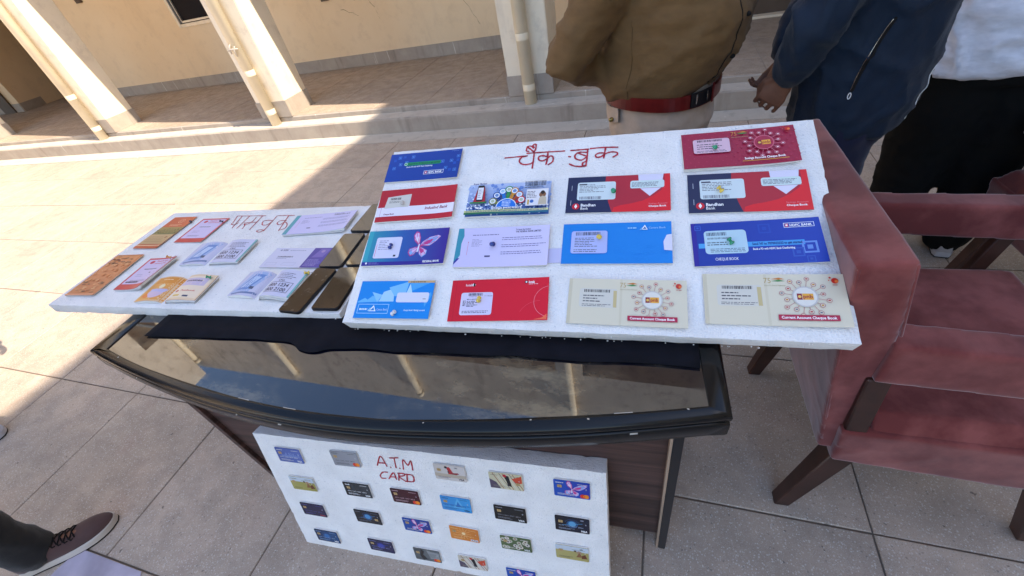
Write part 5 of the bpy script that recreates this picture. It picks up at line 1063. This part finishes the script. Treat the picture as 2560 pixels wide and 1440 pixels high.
def shoe(parent, heel, fw, Lg=.29, mat='shoe', sole='sole', laces=True, wd=.05):
    heel = Vector(heel); fw = Vector((fw[0], fw[1], 0)).normalized(); sd_ = Vector((fw.y, -fw.x, 0)); u = Vector((0, 0, 1))
    def W(t_): return wd * (.62 + .42 * math.sin(min(1, t_ / .72) * math.pi / 2) ** 2) * (1 if t_ < .72 else math.sqrt(max(0.02, 1 - ((t_ - .72) / .285) ** 2))) * (1 if t_ > .06 else .72 + t_ * 4.6)
    def Hh(t_): return .098 - .052 * min(1, t_ / .62) if t_ < .62 else .046 * math.sqrt(max(.12, 1 - ((t_ - .62) / .40) ** 2)) + .0
    ts = [0, .02, .06, .12, .2, .3, .4, .5, .6, .7, .78, .85, .91, .955, .985, 1.0]; n = 18; R_ = []; Sx = []; S2 = []
    for t_ in ts:
        c = heel + fw * Lg * t_ + sd_ * .008 * math.sin(t_ * 3.1); R_.append([c + sd_ * W(t_) * .94 * math.cos(math.pi * k / (n - 1)) * (1 if k else 1) + u * (.020 + (Hh(t_)) * math.sin(math.pi * k / (n - 1)) ** .62) for k in range(n)])
    R_ = [r_ + [r_[-1] * .5 + r_[0] * .5] for r_ in R_]
    up = L(R_).obj('shoe_upper', M[mat], parent, smooth=True)
    def SL(z0, z1, ex, nm, m_):
        P_ = [heel + fw * (Lg * t_ + (ex if t_ == 1 else -ex if t_ == 0 else 0)) + sd_ * (.008 * math.sin(t_ * 3.1) + W(t_) + ex) for t_ in ts] + [heel + fw * (Lg * t_ + (ex if t_ == 1 else -ex if t_ == 0 else 0)) + sd_ * (.008 * math.sin(t_ * 3.1) - W(t_) - ex) for t_ in reversed(ts)]
        MB().prism([(p.x, p.y) for p in P_], z0, z1).obj(nm, m_, up if nm == 'outsole' else parent, bevel=.002)
    SL(.005, .030, .002, 'shoe_sole', M[sole]); SL(0, .0048, .0025, 'outsole', M['rubber'])
    if laces:
        lc = MB()
        def top(t_, q): 
            k = math.pi * (.5 - q * .5); return heel + fw * Lg * t_ + sd_ * (.008 * math.sin(t_ * 3.1) + W(t_) * .94 * math.cos(k)) + u * (.020 + Hh(t_) * math.sin(k) ** .62 + .003)
        for k in range(6):
            t_ = .34 + k * .055
            for q in (-1, 1):
                lc.tube([top(t_, .34 * q), top(t_ + .025, .0) + u * .002, top(t_ + .05, -.34 * q)], .0022, 6)
            lc.tube([top(t_, .34), top(t_ + .012, .44), top(t_ + .03, .40)], .0022, 6); lc.tube([top(t_, -.34), top(t_ + .012, -.44), top(t_ + .03, -.40)], .0022, 6)
        for q in (-1, 1): lc.tube([top(.35, 0), top(.31, .25 * q) + u * .012, top(.36, .42 * q) + u * .01, top(.40, .2 * q) + u * .004], .002, 6)
        lc.obj('shoe_laces', M['lace'], parent, smooth=True)
    return up
def person(name_label, c, yaw, pants, shirt, top_fn, pose, bvox=.0065, wfq=5, voxel=.013, shoes='shoe', hem=.93, scale=1.0, hip_r=(.165, .175), legr=.085, sv='shirt', wr=.010, shade=(1, 1, 2), bodyh=1.0, sole='sole'):
    f = Vector((math.cos(yaw), math.sin(yaw), 0)); sd_ = Vector((f.y, -f.x, 0)); c = Vector((c[0], c[1], 0)); u = Vector((0, 0, 1))
    r = empty('person', tuple(c), name_label, 'person'); inv = Matrix.Translation(-c)
    def W(p): return Vector((0, 0, 0)) + f * p[0] + sd_ * p[1] + u * p[2]      # (forward, right, up) local to root
    def rg(fx, rt, z, rf, rs, p=2.3, tilt=0): return [W((fx + rf * math.copysign(abs(math.cos(a)) ** (2 / p), math.cos(a)), rt + rs * math.copysign(abs(math.sin(a)) ** (2 / p), math.sin(a)), z + tilt * math.cos(a))) for a in [6.2832 * k / 28 for k in range(28)]]
    H = bodyh
    foot = pose.get('foot', (.105, .105)); kxs = pose.get('fx', (0, 0)); KX = {1: kxs[0], -1: kxs[1]}
    # body: one continuous skin figure
    b = [L([rg(0, 0, z * H, a, s_) for z, a, s_ in ((.80, .10, .13), (.92, .115, .14), (1.05, .105, .125), (1.2, .10, .14), (1.36, .09, .15), (1.42, .06, .10))]), T([W((0, 0, 1.38 * H)), W((.01, 0, 1.50 * H))], [.055, .052])]
    hc = W((.02, 0, 1.585 * H)); b += head_parts(hc, f)
    for q in (-1, 1):
        b.append(T([W((0, q * .085, .86 * H)), W((.01 + KX[q] * .5, q * .095, .47 * H)), W((-.02 + KX[q], q * foot[0], .085))], [.075, .048, .033])); b.append(T([W((-.03 + KX[q], q * foot[0], .06)), W((.12 + KX[q], q * (foot[0] + .01), .045))], [.032, .022]))
    for q, arm in ((1, pose['R']), (-1, pose['L'])):
        A = [W(p) for p in arm[:3]]; b.append(T([A[0], A[1], A[2]], [.040, .034, .022])); b += hand(A[2], f * arm[3][0] + sd_ * arm[3][1] + u * arm[3][2], f * arm[4][0] + sd_ * arm[4][1] + u * arm[4][2], .93, arm[5], arm[6])
    body = fuse('body', b, M['skin'], r, bvox, 2); hair(hc, f, body); face_bits(hc, f, body)
    # trousers
    tr = [L([rg(pose.get('hx', 0), 0, z, a, s_) for z, a, s_ in ((.76 * H, hip_r[0] * .9, hip_r[1] * .95), (.84 * H, hip_r[0], hip_r[1]), (.93 * H, hip_r[0] * .97, hip_r[1] * .97), (hem + .06, hip_r[0] * .9, hip_r[1] * .93))])]
    for q in (-1, 1):
        tr.append(T([W((pose.get('hx', 0), q * .08, .80 * H)), W((KX[q] * .3, q * .095, .62 * H)), W((.01 + KX[q] * .52, q * .10, .46 * H)), W((-.01 + KX[q] * .86, q * foot[0], .20)), W((-.005 + KX[q], q * foot[0], .075))], [legr * 1.12, legr, legr * .84, legr * (.72 if legr < .12 else .60), legr * (.74 if legr < .12 else .55)], 18))
    tro = fuse('trousers', tr, M[pants], r, voxel, 3, .009, 7, (1, 1, 1.4), 3)
    sh = fuse(sv, top_fn(rg, W, T, L, pose), M[shirt], r, voxel, 3, wr, wfq, shade, 5)
    for q in (-1, 1):
        p = W((-.075 + KX[q], q * foot[0], 0)); shoe(r, p, (f.x, f.y), mat=shoes, sole=sole, laces=False)
    return r, W, rg, f, sd_, sh, tro
PI2 = math.pi
# --- man in brown uniform shirt
def top_a(rg, W, T, L, pose):
    o = [L([rg(-.012, 0, .930, .158, .172, 2.3, .012), rg(-.022, 0, .945, .178, .188, 2.3, .014), rg(-.018, 0, .985, .196, .196), rg(.012, 0, 1.06, .215, .198), rg(.018, 0, 1.15, .214, .200), rg(.008, 0, 1.25, .195, .205), rg(0, 0, 1.34, .165, .21), rg(-.01, 0, 1.40, .115, .17), rg(0, 0, 1.44, .07, .08)])]
    for q, k in ((1, 'R'), (-1, 'L')):
        a = pose[k]; s0, e0, w0 = a[0], a[1], a[2]
        o.append(T([W(s0), W([(s0[i] * .45 + e0[i] * .55) for i in range(3)]), W(e0), W([(e0[i] * .5 + w0[i] * .5) for i in range(3)]), W([(e0[i] * .08 + w0[i] * .92) for i in range(3)])], [.078, .075, .070, .060, .046]))
    return o
poseA = dict(R=((-.01, .20, 1.38), (-.225, .245, 1.075), (-.195, .02, .975), (-.05, -1, .0), (-1, 0, 0), .7, 1), L=((-.01, -.185, 1.38), (-.235, -.215, 1.085), (-.20, -.12, .97), (.0, .9, .1), (-1, 0, 0), 1.2, -1), hx=-.01)
rA, WA, rgA, fA, sA, shA, trA = person('person in a brown uniform shirt with red leather belt and beige trousers', (.005, 1.60), math.radians(-22), 'beigecloth', 'khaki', top_a, poseA, hip_r=(.172, .172), legr=.095, hem=.93, wfq=6, wr=.017, shade=(1, 1, 1.6))
def band(rgf, fx, z0, z1, rf, rs, name, mat, parent, t_=.004, a0=0, a1=360, tilt=0):
    mb = MB(); n = 64; vs = []
    ks = [a0 + (a1 - a0) * k / n for k in range(n + (0 if a1 - a0 == 360 else 1))]
    f_, s__ = rgf; rings = []
    for z, e in ((z0, 0), (z0, t_), (z1, t_), (z1, 0)):
        rings.append([f_ * (fx + (rf + e) * math.copysign(abs(math.cos(math.radians(a))) ** .87, math.cos(math.radians(a)))) + s__ * ((rs + e) * math.copysign(abs(math.sin(math.radians(a))) ** .87, math.sin(math.radians(a)))) + Vector((0, 0, z + tilt * math.cos(math.radians(a)))) for a in ks])
    rings.append(rings[0])
    return mb.loft(rings, cap=False, closed=(a1 - a0 == 360)).obj(name, mat, parent, smooth=False)
bt = band((fA, sA), -.008, .914, .956, .172, .176, 'belt', M['leather'], rA, .008, tilt=-.006)
def onA(a, z, rf=.18, rs=.184, fx=-.008): a = math.radians(a); return fA * (fx + rf * math.copysign(abs(math.cos(a)) ** .87, math.cos(a))) + sA * (rs * math.copysign(abs(math.sin(a)) ** .87, math.sin(a))) + Vector((0, 0, z))
def patch(a0, a1, z0, z1, e, name, mat, parent, n=8, fn=None, t_=.003):
    mb = MB(); R_ = []
    for k in range(n + 1):
        a = a0 + (a1 - a0) * k / n; zz = fn(k / n) if fn else 0
        o_ = .172 + e
        R_.append([onA(a, z0 + zz, .172 + e + t_, .176 + e + t_), onA(a, z1 + zz * .3, .172 + e + t_, .176 + e + t_), onA(a, z1 + zz * .3, .172 + e, .176 + e), onA(a, z0 + zz, .172 + e, .176 + e)])
    return mb.loft(R_).obj(name, mat, parent, bevel=.0008)
patch(12, 40, .913, .957, .0085, 'buckle_plate', M['phone'], bt, t_=.004)
for a in (19, 33): patch(a, a + 1.6, .922, .950, .0128, 'buckle_bar', M['steel'], bt, n=2, t_=.002)
patch(10, 13, .908, .966, .0128, 'belt_loop', M['leather'], bt, n=2)
pk = patch(112, 146, .868, .915, .003, 'pocket_flap', M['beigecloth'], rA, fn=lambda q: -.016 * (1 - abs(q - .5) * 2), n=8)
bn = onA(122, .872, .172 + .009, .176 + .009); MB().tube([bn, bn + (sA * .004 + fA * -.002)], .0075, 12).obj('pocket_button', M['brass'], rA, smooth=True)
# placket seam and buttons at the belly front right
def on_sh(a, z):
    tb = [(.945, .180, .18, -.012), (.985, .198, .19, -.005), (1.06, .215, .198, .012), (1.15, .214, .2, .018), (1.25, .195, .205, .008), (1.34, .165, .21, 0)]
    for (z0, a0, b0, c0), (z1, a1, b1, c1) in zip(tb, tb[1:]):
        if z0 <= z <= z1: t_ = (z - z0) / (z1 - z0); break
    a = math.radians(a); rf = a0 + (a1 - a0) * t_; rs = b0 + (b1 - b0) * t_; cx = c0 + (c1 - c0) * t_
    return fA * (cx + rf * math.copysign(abs(math.cos(a)) ** .87, math.cos(a))) + sA * rs * math.copysign(abs(math.sin(a)) ** .87, math.sin(a)) + Vector((0, 0, z))
def snap(o, p, d, off=.0):
    """nearest point of the garment surface to p"""
    ok, loc, nrm, i = o.closest_point_on_mesh(p); return (loc + nrm * off) if ok else p
bpy.context.view_layer.update()
def seam(o, pts, r_, name, mat, parent, off=.001, m=5):
    q = cat([tuple(p) for p in pts], m); MB().tube([snap(o, Vector(p), None, off) for p in q], r_, 6).obj(name, mat, parent, smooth=True)
seam(shA, [on_sh(14, z) for z in (.955, 1.0, 1.06, 1.12, 1.2, 1.28, 1.33)], .0016, 'placket_seam', M['lace'], shA)
seam(shA, [on_sh(98, z) for z in (.955, 1.0, 1.06, 1.12, 1.17)], .0014, 'side_seam', M['khaki'], shA)
for z in (1.03, 1.14, 1.25):
    p = snap(shA, on_sh(6, z), None, .001); nn = (p - Vector((0, 0, z))).normalized(); MB().tube([p, p + nn * .003], .0065, 12).obj('shirt_button', M['lace'], shA, smooth=True)
# --- man in navy jacket
def top_b(rg, W, T, L, pose):
    o = [L([rg(.0, 0, .775, .150, .17), rg(.0, 0, .80, .158, .178), rg(.0, 0, .9, .165, .185), rg(.0, 0, 1.02, .172, .19), rg(.0, 0, 1.15, .172, .20), rg(0, 0, 1.28, .162, .205), rg(0, 0, 1.37, .135, .19), rg(0, 0, 1.43, .08, .10)])]
    for q, k in ((1, 'R'), (-1, 'L')):
        a = pose[k]; s0, e0, w0 = a[0], a[1], a[2]
        o.append(T([W(s0), W([(s0[i] * .45 + e0[i] * .55) for i in range(3)]), W(e0), W([(e0[i] * .5 + w0[i] * .5) for i in range(3)]), W([(e0[i] * .12 + w0[i] * .88) for i in range(3)])], [.075, .072, .066, .060, .046]))
    return o
poseB = dict(R=((-.01, .185, 1.38), (-.145, .235, 1.10), (-.175, .165, .960), (-.45, .0, -.85), (.1, -1, .1), .72, -1), L=((-.01, -.18, 1.38), (-.165, -.205, 1.08), (-.205, -.05, .955), (-.35, .3, -.9), (-1, .2, 0), .9, 1))
rB, WB, rgB, fB, sB, shB, trB = person('person in a navy jacket with hands clasped behind the back', (.560, 1.62), math.radians(-14), 'navytr', 'navyjk', top_b, poseB, hip_r=(.15, .17), legr=.088, hem=.80, sv='jacket', bvox=.0042, wfq=7, wr=.017, shade=(1.5, 1.5, 1))
bpy.context.view_layer.update()
cB = Vector((.560, 1.62, 0))
zp = [Vector(p) - cB for p in ((.500, 1.44, .925), (.508, 1.44, .98), (.522, 1.44, 1.04), (.538, 1.44, 1.10))]
seam(shB, zp, .0040, 'zip_pocket', M['lace'], shB, .0015)
seam(shB, [p + Vector((-.0045, 0, .0015)) for p in zp], .0009, 'zip_edge', M['steel'], shB, .004)
c0 = snap(shB, Vector((.497, 1.44, .912)) - cB, None, .004); P_ = [c0 + Vector((.0035 * math.cos(a), -.003, .0085 * math.sin(a))) for a in [6.2832 * k / 10 for k in range(11)]]
MB().tube(P_, .0013, 6, caps=False).obj('zip_pull', M['white'], shB, smooth=True)
seam(shB, [Vector(p) - cB for p in ((.70, 1.52, .80), (.705, 1.52, .84), (.712, 1.52, .89), (.722, 1.52, .94))], .0013, 'piping', M['white'], shB, .001)
# --- man in white shirt seen from behind
def top_c(rg, W, T, L, pose):
    o = [L([rg(.0, 0, .795, .205, .285), rg(.0, 0, .81, .21, .29), rg(.0, 0, .93, .195, .265), rg(.0, 0, 1.05, .165, .22), rg(.0, 0, 1.2, .155, .22), rg(0, 0, 1.32, .14, .215), rg(0, 0, 1.39, .10, .17), rg(0, 0, 1.44, .06, .07)])]
    for q, k in ((1, 'R'), (-1, 'L')):
        a = pose[k]; s0, e0, w0 = a[0], a[1], a[2]
        o.append(T([W(s0), W([(s0[i] * .45 + e0[i] * .55) for i in range(3)]), W(e0), W([(e0[i] * .5 + w0[i] * .5) for i in range(3)]), W([(e0[i] * .10 + w0[i] * .90) for i in range(3)])], [.072, .07, .062, .054, .040]))
    return o
poseC = dict(R=((-.0, .20, 1.37), (.02, .27, 1.09), (.20, .16, 1.02), (.8, -.5, .1), (0, 0, -1), .5, 1), L=((-.0, -.20, 1.37), (.02, -.27, 1.09), (.20, -.16, 1.02), (.8, .5, .1), (0, 0, -1), .5, -1), foot=(.12, .12))
rC, WC, rgC, fC, sC, shC, trC = person('person in a loose white shirt and black trousers behind the armchair, at the right edge', (1.105, 2.0), math.radians(80), 'blackcl', 'whitesh', top_c, poseC, hip_r=(.19, .265), legr=.145, hem=.84, shoes='shoew', sole='shoew', wfq=8, wr=.026, shade=(.8, .8, 1.7))
# --- standing at the left, only shoe and lower leg seen
def top_d(rg, W, T, L, pose):
    o = [L([rg(.0, 0, .90, .13, .175), rg(.0, 0, 1.0, .14, .18), rg(.0, 0, 1.15, .145, .185), rg(.0, 0, 1.3, .13, .19), rg(0, 0, 1.38, .10, .17), rg(0, 0, 1.43, .06, .07)])]
    for q, k in ((1, 'R'), (-1, 'L')):
        a = pose[k]; s0, e0, w0 = a[0], a[1], a[2]; o.append(T([W(s0), W(e0), W([(e0[i] * .1 + w0[i] * .9) for i in range(3)])], [.065, .055, .038]))
    return o
poseD = dict(R=((0, .19, 1.37), (-.03, .25, 1.09), (.03, .25, .86), (.1, 0, -1), (0, -1, 0), .4, 1), L=((0, -.19, 1.37), (-.03, -.25, 1.09), (.03, -.25, .86), (.1, 0, -1), (0, 1, 0), .4, -1), fx=(0, -.52))
def stand(label, heel, yaw, pants, shirt, shoe_m, sole_m, near_side, laces):
    f = Vector((math.cos(yaw), math.sin(yaw), 0)); sd_ = Vector((f.y, -f.x, 0)); c = Vector((heel[0], heel[1], 0)) - sd_ * near_side * .105 + f * .075
    return person(label, (c.x, c.y), yaw, pants, shirt, top_d, poseD, shoes=shoe_m, sole=sole_m, legr=.088)
_shoe = shoe
def shoe(parent, heel, fw, **k):
    k['laces'] = True; return _shoe(parent, heel, fw, **k)
rD = stand('person in dark trousers wearing a brown laced shoe at the lower left corner', (-2.065, -.075), math.radians(50), 'greycl', 'whitesh', 'shoe', 'sole', 1, True)[0]
rE = stand('person whose pale shoe tip shows on the sunlit floor at the left edge', (-3.215, .285), math.radians(3), 'greycl', 'navyjk', 'shoew', 'shoew', 1, True)[0]
